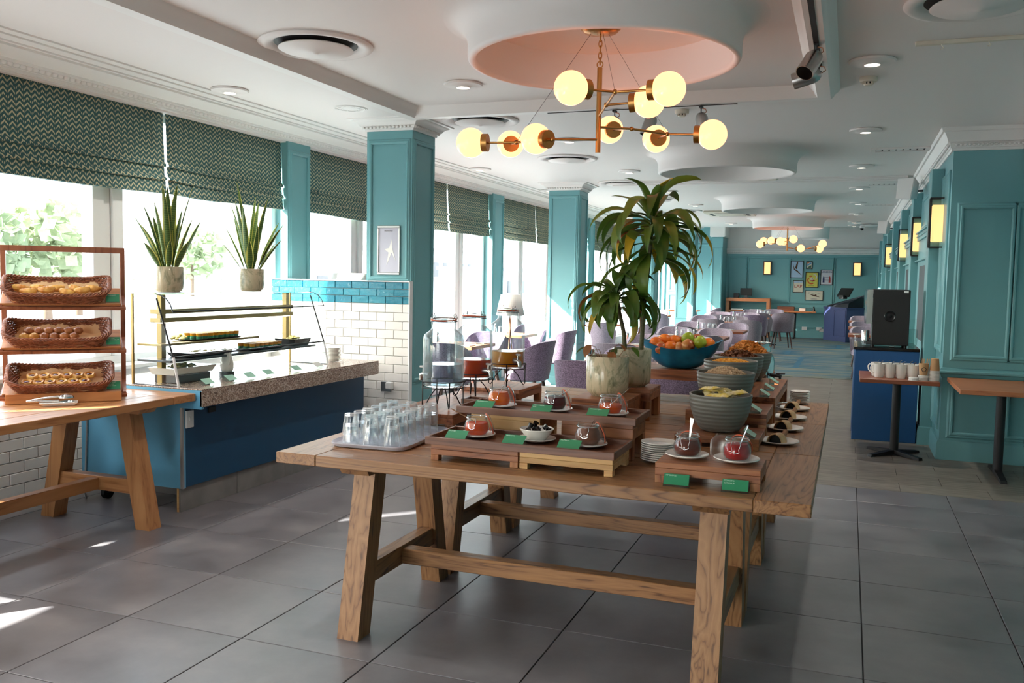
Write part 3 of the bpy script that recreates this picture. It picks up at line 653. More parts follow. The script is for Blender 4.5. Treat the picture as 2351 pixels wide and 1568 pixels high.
# ---------------- roman blinds
def blind(y0, y1, zb, label):
    x0 = -.845; ny = max(6, int((y1-y0)/.12)); ph = random.uniform(0, 6)
    prof = [(0, 2.715), (.006, 2.5), (.012, zb+.235), (.030, zb+.215), (.034, zb+.20), (.016, zb+.198), (.022, zb+.13), (.042, zb+.11), (.044, zb+.10), (.026, zb+.098), (.030, zb+.03), (.040, zb), (.010, zb)]
    def fn(u, v):
        k = v*(len(prof)-1); i = min(int(k), len(prof)-2); f = k-i; a, b = prof[i], prof[i+1]
        zz = a[1]*(1-f)+b[1]*f; dx = a[0]*(1-f)+b[0]*f; sag = .012*math.sin(PI*u)*(1 if v > .2 else v*5)+.006*math.sin(u*9+ph)*v
        return (x0+dx+.006*math.sin(u*11+ph)*v, y0+(y1-y0)*u+.004*math.sin(v*9), zz-sag*(zz < 2.6))
    b_ = MB().grid(fn, ny, len(prof)-1).build('roman_blind', 'blind_fabric', None, 30)
    m_ = b_.modifiers.new('thick', 'SOLIDIFY'); m_.thickness = .004
    return tag(b_, label, 'blind', 'patterned roman blinds along the windows')
BL = [(-6.5,-4.7,1.6,'green chevron blind at the room end behind the bread table'),(-4.68,-3.1,1.6,'lowered green chevron blind in the unseen near window'),(-3.08,-1.68,1.45,'lowered green chevron blind next to the near pier'),
      (-1.26,1.925,2.10,'largest green chevron roman blind at the picture edge above the bread rack'),(1.955,3.43,2.10,'green chevron roman blind above the two snake plants'),
      (3.83,6.05,2.10,'green chevron roman blind just before the nearest teal column'),(6.08,7.05,2.10,'green chevron blind half hidden behind the nearest column'),(7.09,8.49,2.10,'green chevron blind right after the nearest column, above the drink dispensers'),
      (8.96,10.55,2.10,'green chevron blind above the white shaded lamp'),(10.58,12.0,2.10,'narrow green chevron blind touching the second column'),(12.03,13.6,2.10,'green chevron blind behind the second column'),
      (14.04,16.4,2.10,'far green chevron blind seen behind the dracaena leaves'),(16.43,18.73,2.10,'farther green chevron blind behind the dracaena crown'),(19.17,21.48,2.10,'last green chevron blind at the far end')]
for a, b, z, l in BL: blind(a, b, z, l)
# ------------------------------------------------------------------ buffet tables
def trestle_table(label, L, D, mats, group=None, name='buffet_table', inset=.34):
    mx_, my_, mz_ = mats
    t = thing(name, label, 'table', group=group)
    zt, th, e = .76, .046, .19
    for s in (-1, 1): MB().box(s*L/2, s*(L/2-e), -D/2, D/2, zt-th, zt, .003).build('plank', my_, t)
    n = 5; pw = D/n
    for k in range(n):
        dz = random.uniform(-.0012, 0)
        MB().box(-L/2+e+.001, L/2-e-.001, -D/2+k*pw+.0012, -D/2+(k+1)*pw-.0012, zt-th, zt+dz, .003).build('plank', mx_, t)
    for s in (-1, 1):
        X = s*(L/2-inset)
        MB().prism([(-D/2+.07, .68), (-D/2+.055, .70), (-D/2+.05, zt-th), (D/2-.05, zt-th), (D/2-.055, .70), (D/2-.07, .68)], 'x', X-.065, X+.065).build('cleat', my_, t)
        for f in (-1, 1):
            yb, yt = f*(D/2-.062), f*(D/2-.20); w = .049
            MB().hexa([(X-w, yb-.05, 0), (X+w, yb-.05, 0), (X+w, yb+.05, 0), (X-w, yb+.05, 0)], [(X-w, yt-.05, .69), (X+w, yt-.05, .69), (X+w, yt+.05, .69), (X-w, yt+.05, .69)]).build('leg', mz_, t)
        MB().box(X-.035, X+.035, -D/2+.12, D/2-.12, .20, .285, .003).build('stretcher', my_, t)
    MB().box(-L/2+inset+.034, L/2-inset-.034, -.033, .033, .205, .275, .003).build('stretcher', mx_, t)
    return t
WM = ('table_wood', 'table_wood_y', 'table_wood_z')
TX, TD = 2.935, .912
bt = trestle_table('rustic wooden trestle table nearest the camera, with jam trays and upturned tumblers', 2.13, TD, WM, 'three buffet tables pushed together')
bt.location = (TX, -.005, 0)
b2 = dup(bt, (TX, -.005+TD+.003, 0), 0, 'rustic wooden trestle table in the middle, under grey bowls and dispensers')
b3 = dup(bt, (TX, -.005+2*(TD+.003), 0), 0, 'rustic wooden trestle table at the back, under the blue fruit bowl')
TT = .76
NTH = ('first', 'second', 'third', 'fourth', 'fifth', 'sixth', 'seventh', 'eighth', 'ninth', 'tenth', 'eleventh')

def riser(label, x0, x1, y0, y1, z0, z1, mat='acacia', lw=.035, ap=.035, name='display_riser', group='wooden display risers on the buffet', legmat=None):
    t = thing(name, label, 'riser', ((x0+x1)/2, (y0+y1)/2, z0), group=group)
    w, d, h = (x1-x0)/2, (y1-y0)/2, z1-z0
    MB().box(-w, w, -d, d, h-.02, h, .002).build('top', mat, t)
    for s in (-1, 1):
        MB().box(-w, w, s*d, s*(d-.018), h-.02-ap, h-.0202, .001).build('apron', mat, t)
        MB().box(s*w, s*(w-.018), -d+.0185, d-.0185, h-.02-ap, h-.0202, .001).build('apron', mat, t)
        for q in (-1, 1): MB().box(s*w, s*(w-lw), q*d, q*(d-lw), 0, h-.0205-ap, .0015).build('leg', legmat or 'acacia_z', t)
    return t
def tray(label, x0, x1, y0, y1, z, h=.03, mat='tray_wood', cat='tray', th=.013, name='serving_tray', flare=0):
    t = thing(name, label, cat, ((x0+x1)/2, (y0+y1)/2, z)); w, d = (x1-x0)/2, (y1-y0)/2
    MB().box(-w+.001, w-.001, -d+.001, d-.001, 0, .01).build('base', mat, t)
    for s in (-1, 1):
        MB().box(-w, w, s*d, s*(d-th), 0, h, .002).build('side', mat, t); MB().box(s*w, s*(w-th), -d+th, d-th, 0, h, .002).build('side', mat, t)
    return t
riser('low reddish riser under the front half of the honey tray', 2.526, 2.903, -.335, -.07, TT, .826, 'acacia', .034, .022)
riser('low pale riser under the chocolate jar end of the front tray', 2.909, 3.283, -.335, -.07, TT, .826, 'pale_wood', .034, .022, legmat='pale_wood')
tray('low wooden tray holding honey, black pots and chocolate spread', 2.503, 3.290, -.345, -.045, .826)
riser('tall riser under the orange jam end of the upper tray', 2.56, 2.88, -.005, .235, TT, .911, 'pale_wood', .045, .05, legmat='pale_wood')
riser('tall riser under the apricot jam end of the upper tray', 2.975, 3.282, -.005, .235, TT, .911, 'acacia', .045, .045)
tray('raised wooden tray holding three jars of jam', 2.50, 3.298, -.03, .255, .911)
riser('small riser carrying the ketchup and brown sauce jars', 3.445, 3.822, -.345, -.115, TT, .836, 'acacia', .035, .026)

def plate(label, loc, r=.08, group='small white saucers', z2=None):
    p = [(0, .004), (r*.62, .004), (r*.7, .006), (r*.98, .014), (r, .016), (r*.985, .0185), (r*.72, .0105), (r*.6, .008), (0, .008)]
    o = MB().lathe(p, 32).build('saucer', 'ceramic', None, 40, loc); return tag(o, label, 'saucer', group)
JR = [(0,.003),(.036,.003),(.043,.006),(.0515,.022),(.053,.034),(.050,.05),(.044,.064),(.041,.068),(.0405,.074),(.044,.0765),(.044,.081),(.041,.083),(.041,.088),(.0385,.088),(.0385,.07),(.042,.062),(.048,.049),(.0505,.034),(.049,.022),(.041,.009),(0,.007)]
def jar(label, loc, fillmat, fill, group='glass clip jars on the buffet', lidside=.6):
    t = thing('clip_jar', label, 'jar', loc, 0, group); LR = Matrix.Rotation(lidside, 4, 'Z')
    MB().lathe(JR, 28).build('jar_body', 'jar_glass', t, 50)
    prof = [(0,.0078)] + [(r-.0012, z) for r, z in ((.0405,.0095),(.0483,.022),(.0498,.034),(.0473,.049),(.0413,.062),(.038,.07)) if z < fill]
    rr = prof[-1][0]; prof += [(rr-.001, fill), (rr*.6, fill+.002), (0, fill+.001)]
    MB().lathe(prof, 24).build('jar_contents', fillmat, t, 50)
    lid = MB().xf(LR @ Matrix.Translation((.055, .012, .046)) @ Matrix.Rotation(math.radians(72), 4, 'Y')).lathe([(0,.004),(.036,.004),(.042,0),(.044,.004),(.044,.008),(.036,.012),(0,.009)], 24).build('lid', 'jar_glass', t, 50)
    MB().xf(LR @ Matrix.Translation((.055, .012, .046)) @ Matrix.Rotation(math.radians(72), 4, 'Y')).tube([(.0445*math.cos(a), .0445*math.sin(a), .002) for a in [2*PI*k/24 for k in range(24)]], .0022, 6, True).build('gasket', 'rubber_orange', lid, 60)
    m = MB(); m.tube([(.0445*math.cos(a), .0445*math.sin(a), .0785) for a in [2*PI*k/28 for k in range(28)]], .0013, 5, True)
    cy = -.0535
    for s in (-1, 1): m.tube([(s*.013, -.043, .0785), (s*.017, cy+.004, .066), (s*.012, cy-.001, .048), (s*.014, cy, .04), (0, cy-.002, .034)], .0011, 5)
    m.build('wire_clip', 'chrome', t, 60)
    return t
def spoon(label, p0, p1, mat='chrome', bowl=True, name='teaspoon', group='spoons standing in the jars', wide=.006):
    p0, p1 = Vector(p0), Vector(p1); d = (p1-p0); L = d.length; R = d.to_track_quat('X', 'Z').to_matrix().to_4x4(); R.translation = p0
    m = MB().xf(R)
    def fn(u, v):
        w = wide*(.5+.5*u+(.25 if u > .8 else 0)); a = 2*PI*v; return (L*u, w*math.cos(a), .0012*math.sin(a)*(1.5-u))
    m.grid(lambda u, v: fn(u, v), 12, 8)
    m.f = m.f; o = m.build(name, mat, None, 60); return tag(o, label, 'spoon', group)

# wedge card holders with green cards
def card(label, loc, rotz, text, mat='card_green', w=.094, d=.05, h=.036, stand=False, group='green name cards in clear holders'):
    t = thing('name_card', label, 'sign', loc, rotz, group)
    if stand: d, h = .026, .042
    MB().prism([(-d/2, .0), (d/2, .0), (d/2, h), (-d/2, .006)], 'x', -w/2, w/2).build('holder', 'acrylic', t)
    sl = math.atan2(h-.006, d); Ls = math.hypot(d, h-.006)
    R = (sl, 0, 0)
    MB().box(-w/2+.002, w/2-.002, -Ls/2+.001, Ls/2-.001, .0, .0012).build('card', mat, t, None, (0, 0, .006+(h-.006)/2+.0006), R)
    for k, ln in enumerate(text.split('\n')):
        s = .0085; y = Ls/2-.009-k*.0095
        textmesh(ln, s, 'ink_light', 'lettering', t, (-w/2+.007, y*math.cos(sl), .006+(h-.006)/2+.0024+y*math.sin(sl)), R)
    return t

# lower tray
zt = .838
def put(px, py, z): v = onz(px, py, z); return (v.x, v.y, z)
hx = [(1093, -.165), (1232, -.150), (1348, -.165)]
def xat(px, y, z):
    lo, hi = 1.5, 4.2
    for _ in range(50):
        m = (lo+hi)/2; d = Vector((m, y, z))-CAM; u = IW/2+F_PX*d.dot(_rt)/d.dot(_fw)
        lo, hi = (m, hi) if u < px else (lo, m)
    return m
x1, x2, x3 = xat(1094, -.165, .84), xat(1233, -.145, .84), xat(1349, -.165, .84)
plate('saucer under the honey jar', (x1, -.165, zt-.002)); plate('saucer under the bowl of black spread pots', (x2, -.15, zt-.002)); plate('saucer under the chocolate spread jar', (x3, -.165, zt-.002))
jar('clip jar of red amber honey with open lid', (x1, -.165, zt+.004), 'honey', .058); jar('clip jar full of brown chocolate spread', (x3, -.165, zt+.004), 'choc', .072)
spoon('pinkish wooden handled spoon leaning left out of the honey jar', (x1+.02, -.165, zt+.05), (xat(1036, -.165, .945), -.165, .948), 'clay_brown', wide=.007)
spoon('copper coloured spoon in the chocolate spread jar', (x3-.005, -.165, zt+.05), (xat(1364, -.165, .93), -.165, .943), 'copper_rod', wide=.007)
bo = thing('small_bowl', 'white flared bowl of black spread pots on the low tray', 'bowl', (x2, -.15, zt+.006))
MB().lathe([(0,.0),(.035,.0),(.04,.004),(.068,.042),(.071,.046),(.069,.048),(.064,.042),(.036,.007),(0,.006)], 36, sx=1.0).build('bowl_body', 'ceramic', bo, 40)
for k in range(15):
    a = k*2.4; r = .042*math.sqrt((k % 9)/9)+.004; z = .018+.016*(k // 6)+random.uniform(0, .004)
    mm = MB().lathe([(0,0),(.0085,0),(.0115,.014),(.0125,.0145),(.0125,.016),(0,.0165)], 12)
    o = mm.build('spread_pot', 'black_gloss', None, 30, (x2+r*math.cos(a), -.15+r*math.sin(a), zt+.006+z), (random.uniform(-1, 1), random.uniform(-1, 1), a)); tag(o, 'tiny black spread pot heaped in the white bowl', 'pot', 'tiny black spread pots')
card('green honey card on the low tray', (x1-.045, -.268, zt-.001), 0, 'HONEY'); card('green card before the bowl of black pots', (x2-.055, -.268, zt-.001), 0, 'MARMITE'); card('green card before the chocolate spread jar', (x3-.045, -.27, zt-.001), 0, 'NUTELLA')
# upper tray
zu = .923; yu = .13
x1, x2, x3 = xat(1146, yu, .93), xat(1273, yu, .93), xat(1401, yu, .93)
for x, l in ((x1, 'saucer under the orange marmalade jar'), (x2, 'saucer under the dark berry jam jar'), (x3, 'saucer under the apricot jam jar')): plate(l, (x, yu, zu-.002))
jar('clip jar of bright orange marmalade', (x1, yu, zu+.004), 'jam_orange', .066); jar('clip jar of dark purple berry jam', (x2, yu, zu+.004), 'jam_dark', .062); jar('clip jar of half finished apricot jam', (x3, yu, zu+.004), 'jam_apricot', .045)
spoon('steel spoon in the marmalade jar', (x1-.0, yu, zu+.06), (xat(1168, yu, 1.07), yu, 1.075)); spoon('thin steel spoon in the dark berry jam', (x2+.01, yu, zu+.06), (xat(1322, yu, 1.05), yu, 1.045), wide=.004); spoon('steel spoon in the apricot jam jar', (x3+.005, yu, zu+.05), (xat(1448, yu, 1.04), yu, 1.05))
card('green marmalade card on the raised tray', (x1-.035, .035, zu-.001), 0, 'MARMALADE'); card('green strawberry jam card on the raised tray', (x2-.03, .035, zu-.001), 0, 'STRAWBERRY\nJAM'); card('green apricot jam card on the raised tray', (x3-.03, .035, zu-.001), 0, 'APRICOT JAM')
# sauce riser
ys = -.215; x1, x2 = xat(1577, ys, .84), xat(1691, ys, .84)
plate('saucer under the brown sauce jar', (x1, ys, .8365), .083); plate('saucer under the ketchup jar', (x2, ys, .8365), .085)
jar('clip jar of dark brown sauce', (x1, ys, .842), 'sauce_brown', .066, lidside=1.35); jar('clip jar of red tomato ketchup', (x2, ys, .842), 'ketchup', .064, lidside=1.2)
spoon('grey spoon handle upright in the brown sauce', (x1+.005, ys+.01, .90), (x1+.012, ys+.02, .985), 'steel', wide=.008); spoon('grey spoon handle in the tomato ketchup', (x2+.01, ys, .90), (x2+.035, ys+.01, .975), 'steel', wide=.008)
card('green brown sauce card standing before the small riser', (xat(1553, -.375, .78), -.376, TT), .03, 'HP SAUCE', stand=True); card('green tomato ketchup card standing before the small riser', (xat(1688, -.375, .78), -.376, TT), .03, 'TOMATO\nKETCHUP', stand=True)
for k in range(9):
    o = plate('%s saucer from the top in the stack beside the sauce riser' % NTH[8-k], (3.385, .03, TT+k*.0085), .075, 'stacked saucers by the sauce riser')
hd = thing('arched_holder', 'mirror steel arched holder standing behind the ketchup', 'holder', (3.622, .16, TT), -.15)
MB().prism([(-.05, 0), (.05, 0), (.05, .075)]+[(.05*math.cos(a), .075+.035*math.sin(a)) for a in [PI*k/10 for k in range(1, 10)]]+[(-.05, .075)], 'y', -.002, .002).build('front_plate', 'chrome', hd)
MB().prism([(-.05, 0), (.05, 0), (.05, .085)]+[(.05*math.cos(a), .085+.035*math.sin(a)) for a in [PI*k/10 for k in range(1, 10)]]+[(-.05, .085)], 'y', .05, .054).build('back_plate', 'acrylic', hd)
MB().box(-.05, .05, -.002, .054, 0, .004).build('base', 'chrome', hd)

# tumblers
tt_ = thing('tumbler_tray', 'pale lilac plastic tray of upturned tumblers', 'tray', (2.16, .02, TT), math.radians(4))
def trayfn(u, v):
    prof = [(0, .006), (.93, .006), (.95, .008), (1.0, .02), (1.0, .016), (.96, .002), (0, .0)]
    k = v*6; i = min(int(k), 5); f = k-i; s = prof[i][0]*(1-f)+prof[i+1][0]*f; z = prof[i][1]*(1-f)+prof[i+1][1]*f
    a = 2*PI*u; c, n = math.cos(a), math.sin(a); p = 8; rr = (abs(c)**p+abs(n)**p)**(-1/p)
    return (.185*s*c*rr, .285*s*n*rr, z)
MB().grid(trayfn, 64, 6, True).build('tray_body', 'ceramic_blue', tt_, 30)
tw = lambda u: 1+.03*math.cos(u*2*PI*10)
TG = MB().lathe([(0,.087),(.026,.087),(.0275,.084),(.0285,.06),(.0335,.045),(.0365,0),(.0345,0),(.0318,.045),(.0268,.061),(.0255,.078),(0,.078)], 40, wob=tw).mesh('tumbler', 'tumbler', 40)
cr, sr = math.cos(math.radians(4)), math.sin(math.radians(4))
for i in range(3):
    for j in range(6):
        lx, ly = (i-1)*.098, (j-2.5)*.088
        for k in range(2):
            o = link('tumbler', TG, None, (2.16+lx*cr-ly*sr, .02+lx*sr+ly*cr, TT+.0075+k*.046), (0, 0, random.uniform(0, 1)))
            tag(o, '%s upside down tumbler of its pair, %s from the camera in the %s row' % (('lower', 'upper')[k], ('first', 'second', 'third', 'fourth', 'fifth', 'sixth')[j], ('window side', 'middle', 'jam side')[i]), 'tumbler', 'upturned tumblers on the lilac tray')

# ------------------------------------------------------------------ drink dispensers
riser('long low riser under the water and red juice dispensers', 1.98, 2.335, .30, 1.17, TT, .842, 'acacia_y', .04, .03)
riser('square riser under the orange juice dispenser', 1.98, 2.345, 1.20, 1.60, TT, .862, 'acacia_y', .04, .035)
def dispenser(label, x, y, z, fillmat, fill, rotz=0, fillcol=None):
    t = thing('drink_dispenser', label, 'dispenser', (x, y, z), rotz, 'glass drink dispensers in a row')
    R = .104; zb = .105
    out = [(0,0),(.085,0),(R-.006,.006),(R,.02),(R,.24),(R-.006,.262),(R-.03,.28),(.066,.288),(.062,.295),(.062,.325),(.066,.328),(.066,.336)]
    inn = [(.060,.336),(.057,.292),(.07,.283),(R-.012,.26),(R-.005,.24),(R-.005,.022),(.085,.008),(0,.007)]
    MB().lathe([(r, zz+zb) for r, zz in out+inn], 40).build('jar_body', 'dispenser_glass', t, 45)
    liq = MB().lathe([(0,zb+.008),(.084,zb+.009),(R-.0065,zb+.023),(R-.0065,zb+fill),(0,zb+fill)], 36).build('drink', fillmat, t, 45)
    Rl = Matrix.Translation((0, 0, zb+.337)) @ Matrix.Rotation(math.radians(4), 4, 'X') @ Matrix.Rotation(math.radians(3), 4, 'Y')
    lid = MB().xf(Rl).lathe([(0,.016),(.05,.018),(.064,.016),(.067,.01),(.067,.006),(.06,.002),(0,.004)], 32).build('lid', 'acrylic', t, 40)
    MB().xf(Rl).lathe([(.06,.0),(.0665,.0),(.0665,.006),(.06,.006)], 32).build('gasket', 'rubber_orange', lid, 40)
    m = MB()
    m.tube([(.068*math.cos(a), .068*math.sin(a), zb+.33) for a in [2*PI*k/32 for k in range(32)]], .0018, 5, True)
    for s in (-1, 1):
        for q in (-.012, .012): m.tube([(s*.068, q, zb+.33), (s*.084, q, zb+.35), (s*.078, q*.6, zb+.372), (s*.068, q*.4, zb+.352)], .0016, 5)
    m.build('wire_clip', 'steel_dark', t, 60)
    st = MB()
    for zz, rr in ((zb+.028, R+.006), (zb-.003, R+.003)): st.tube([(rr*math.cos(a), rr*math.sin(a), zz) for a in [2*PI*k/36 for k in range(36)]], .0028, 6, True)
    st.build('stand_ring', 'black_metal', t, 60)
    for k in range(4):
        a = PI/4+k*PI/2+.3; ca, sa = math.cos(a), math.sin(a)
        pts = [((R+.004)*ca, (R+.004)*sa, zb+.03), ((R+.004)*ca, (R+.004)*sa, .012), ((R-.004)*ca, (R-.004)*sa, .003), ((R-.014)*ca, (R-.014)*sa, .014), (.066*ca, .066*sa, .06), (.03*ca, .03*sa, zb-.004)]
        MB().tube(pts, .0032, 6).build('stand_leg', 'black_metal', t, 60)
    tp = MB().xf(Matrix.Translation((-R, 0, zb+.05)) @ Matrix.Scale(1.45, 4) @ Matrix.Translation((R, 0, -zb-.05))); tp.cyl((-R+.004, 0, zb+.05), (-R-.03, 0, zb+.05), .011, .009, 12); tp.tube([(-R-.026, 0, zb+.05), (-R-.038, 0, zb+.046), (-R-.042, 0, zb+.028)], [.009, .009, .007], 10); tp.cyl((-R-.026, 0, zb+.05), (-R-.026, 0, zb+.074), .005, .005, 8); tp.box(-R-.046, -R-.012, -.005, .005, zb+.072, zb+.08, .002)
    tp.build('tap', 'steel', t, 40)
    # embossed leaf emblem on the glass
    em = MB()
    for q in range(18):
        a0 = -PI/2+random.uniform(-.55, .55); zz = zb+.10+random.uniform(0, .10); em.sphere(((R+.0004)*math.cos(a0), (R+.0004)*math.sin(a0), zz), .006, 6, 4, (1, .3, 1.4))
    e_ = em.build('embossing', 'jar_glass', t, 60); e_['kind'] = 'stuff'
    return t
dispenser('tall clip top glass dispenser of iced water with a tap', 2.175, .53, .8425, 'water', .115, -.35)
dispenser('tall clip top glass dispenser of red juice', 2.16, .955, .8425, 'juice_red', .105, 2.6)
dispenser('tall clip top glass dispenser of orange juice', 2.19, 1.40, .8625, 'juice_orange', .10, 2.4)
o = tray('small clear topped wooden drip tray beside the water dispenser', 2.20, 2.32, .70, .82, .8425, .022, 'tray_wood')

# ------------------------------------------------------------------ bowls of cereal
riser('low riser under the front bowl of wrapped bars', 3.37, 3.744, .455, .775, TT, .812+.0, 'acacia', .04, .014)
riser('middle riser under the oats bowl', 3.36, 3.745, .80, 1.20, TT, .875, 'acacia', .04, .03)
riser('tall long riser under the far cereal bowls', 3.35, 3.752, 1.22, 2.20, TT, .905, 'acacia_y', .04, .035)
BP = [(0,0),(.07,0),(.078,.004),(.10,.035),(.122,.075),(.137,.12),(.143,.165),(.1435,.172),(.140,.173),(.137,.165),(.130,.12),(.115,.076),(.094,.038),(.07,.012),(0,.01)]
def ribbed(z): return .0012*math.sin(z*2*PI/.018)
BPR = []
for i in range(40):
    z = .004+.164*i/39
    r = .078+(.143-.078)*(1-(1-z/.172)**2.0)**.75 if z > .004 else .078
    BPR.append((r+ribbed(z), z))
BPR = [(0,0),(.07,0)]+BPR+[(.1435,.172),(.140,.173)]+[(r-.009, z+.004) for r, z in [(BPR[k][0], BPR[k][1]) for k in range(39, -1, -5)]]+[(.06,.012),(0,.012)]
BM = MB().lathe(BPR, 48).mesh('bowl_body', 'bowl_grey', 50)
def flakes(n, r, h, zb, kind, seed):
    rnd = random.Random(seed); m = MB()
    for k in range(n):
        a = rnd.uniform(0, 2*PI); q = math.sqrt(rnd.random())*r; z = zb+h*(1-(q/r)**2)+rnd.uniform(-.006, .004); c = Vector((q*math.cos(a), q*math.sin(a), z))
        R = Matrix.Translation(c) @ Matrix.Rotation(rnd.uniform(0, 6.28), 4, 'Z') @ Matrix.Rotation(rnd.uniform(-.9, .9), 4, 'X') @ Matrix.Rotation(rnd.uniform(-.9, .9), 4, 'Y'); m.xf(R)
        if kind == 'flake':
            s = rnd.uniform(.008, .014); pts = [(s*math.cos(b)*rnd.uniform(.7, 1.1), s*.75*math.sin(b)*rnd.uniform(.7, 1.1), .004*math.cos(2*b)) for b in [2*PI*i/7 for i in range(7)]]
            i0 = m.av((0, 0, -.002)); ii = m.avs(pts)
            for i in range(7): m.f.append([i0, ii[i], ii[(i+1) % 7]])
        elif kind == 'oat': m.sphere((0, 0, 0), .0042, 6, 4, (1, .8, .5))
        elif kind == 'loop': m.sphere((0, 0, 0), .0075, 7, 5, (1, .8, .8))
    m.M = None
    m.lathe([(r*1.02, zb-.012), (r*.7, zb+h*.45-.004), (r*.3, zb+h*.85-.006), (0, zb+h-.006)], 24)
    return m
def cereal_bowl(label, x, y, z, fill):
    t = thing('cereal_bowl', label, 'bowl', (x, y, z), random.uniform(0, 3), 'ribbed grey serving bowls in a row'); link('bowl_body', BM, t)
    if fill:
        kind, n, r, h, zb, mat, nm, sm = fill
        o = flakes(n, r, h, zb, kind, int(x*1e3+y*77)).build(nm, mat, None, sm, (x, y, z)); o['kind'] = 'stuff'; tag(o, 'heap of '+label.split(' of ')[-1], 'cereal')
    return t
cereal_bowl('front ribbed grey bowl of yellow wrapped bars', 3.55, .62, .8125, None)
cereal_bowl('ribbed grey bowl of pale oat muesli', 3.52, 1.02, .8755, ('oat', 1500, .124, .055, .142, 'oats', 'oat_flakes', 50))
cereal_bowl('ribbed grey bowl of golden corn loops', 3.50, 1.38, .9055, ('loop', 700, .126, .028, .147, 'corn_gold', 'corn_loops', 60))
cereal_bowl('ribbed grey bowl of brown bran flakes', 3.50, 1.735, .9055, ('flake', 460, .124, .05, .15, 'flake_bran', 'bran_flakes', None))
cereal_bowl('farthest ribbed grey bowl of corn flakes', 3.52, 2.045, .9055, ('flake', 760, .127, .085, .152, 'flake_corn', 'corn_flakes', None))
for k in range(7):
    a = k*.9; m = MB()
    def wf(u, v): s = .5-abs(u-.5); return ((u-.5)*.14, (v-.5)*.05*(1 if .1 < u < .9 else 1.15), .012*math.sin(PI*v)*(1 if .12 < u < .88 else .2)+.002*math.sin(u*40+k))
    m.grid(wf, 16, 6)
    def wg(u, v): p = wf(u, v); return (p[0], p[1], -p[2])
    m.grid(wg, 16, 6)
    o = m.build('wrapped_bar', 'wrap_yellow', None, 50, (3.55+.05*math.cos(a*1.7), .62+.045*math.sin(a*1.7), .955+.008*k), (random.uniform(-.25, .25), random.uniform(-.2, .2), a)); tag(o, '%s yellow wrapped bar from the top of the front grey bowl' % NTH[6-k], 'snack bar', 'wrapped bars in the front bowl')
for (x, y, z, tx) in ((3.70, .50, .8125, 'BARS'), (3.69, .86, .8755, 'MUESLI'), (3.695, 1.27, .9055, 'LOOPS'), (3.695, 1.56, .9055, 'BRAN'), (3.695, 1.90, .9055, 'CORN')):
    c = card('sheen-pale name card tilted to the aisle beside the bowl at the %s riser spot' % {'BARS': 'front', 'MUESLI': 'second', 'LOOPS': 'third', 'BRAN': 'fourth', 'CORN': 'last'}[tx], (x, y, z), PI/2, ' ', 'card_sheen', group='sheen-pale cards along the cereal risers')
# plates with bamboo scoops
for k, (y, l) in enumerate(((.69, 'nearest'), (1.10, 'second'), (1.49, 'third'), (1.87, 'farthest'))):
    plate('white side plate under the %s bamboo scoop' % l, (3.81, y, TT), .094, 'side plates along the table edge')
    s = thing('bamboo_scoop', '%s bamboo scoop lying on its side plate' % l, 'scoop', (3.81, y, TT+.0085), math.radians(-12), 'bamboo scoops on plates')
    def arch(u, v, r=.036):
        a = PI*v; q = r*(1 if u < .62 else 1-.55*((u-.62)/.38)**1.5); return (q*math.cos(a), -.068+.125*u, q*1.3*math.sin(a)*(1-.12*u))
    cu_ = MB().grid(arch, 12, 16).build('cup', 'bamboo', s, 50); cu_.modifiers.new('t', 'SOLIDIFY').thickness = .004
    MB().prism([(.031*math.cos(PI*k/8), .038*math.sin(PI*k/8)) for k in range(9)], 'y', -.035, .02).build('shade_plug', 'black_matte', s)  # solid black plug paints the shade inside the scoop
    MB().tube([(0, .05, .018), (0, .085, .022), (0, .115, .032)], [.015, .012, .013], 12).build('handle', 'clay_brown', s, 60)
tg = thing('tongs', 'steel serving tongs resting beyond the bamboo scoops', 'tongs', (3.74, 2.06, TT+.004), .5)
for s_ in (-1, 1): MB().tube([(-.07, 0, .005), (0, s_*.012, .012), (.06, s_*.02, .004), (.075, s_*.02, .002)], [.004, .005, .006, .008], 8).build('arm', 'chrome', tg, 60)
for k in range(8): plate('%s side plate from the top in the stack behind the tall riser' % NTH[7-k], (3.83, 2.17, TT+k*.009), .06, 'side plates stacked at the far table edge')
# big dispenser at the far end
t = thing('drink_dispenser', 'large glass dispenser with a steel tap behind the corn flakes', 'dispenser', (3.53, 2.115+.19, TT), 0)
t.location = (3.56, 2.33, .0); t.location.z = TT-.76+.76; 
MB().lathe([(0,.0),(.09,0),(.105,.02),(.105,.24),(.095,.275),(.075,.30),(.075,.355),(.078,.36),(.073,.36),(.07,.30),(.09,.27),(.1,.24),(.1,.02),(0,.008)], 36).build('jar_body', 'chrome', t, 45)
MB().cyl((.09, -.06, .16), (.15, -.1, .16), .012, .01, 12).cyl((.145, -.097, .165), (.145, -.097, .12), .009, .007, 10).box(.12, .175, -.11, -.085, .172, .18, .002).build('tap', 'steel_dark', t, 40)
# ------------------------------------------------------------------ fruit bowl
riser('riser under the blue fruit bowl', 2.84, 3.36, 1.87, 2.22, TT, .957, 'acacia', .045, .04)
FB = (3.115, 2.03, .9575)
fbw = thing('fruit_bowl', 'boat shaped metallic blue bowl heaped with fruit', 'bowl', FB, math.radians(6))
def boat(u, v, inset=0):
    a = 2*PI*u; c, s = math.cos(a), math.sin(a); k = math.sin(v*PI/2)
    rx, ry = .258-inset, .135-inset; base = .065
    x = (base*(1-v)+rx*v**.75)*c if v > 0 else base*c*0.9
    y = (.05*(1-v)+ry*v**.62)*s
    lift = .06*abs(c)**2.2*v**1.5
    return (x, y, v**1.35*.125+lift+(inset*.8 if v < .95 else 0))
mb = MB().grid(lambda u, v: boat(u, v), 56, 14, True); mb.grid(lambda u, v: boat(u, v, .007), 56, 14, True)
i0 = len(mb.v); mb.f.append([k*15 for k in range(56)])
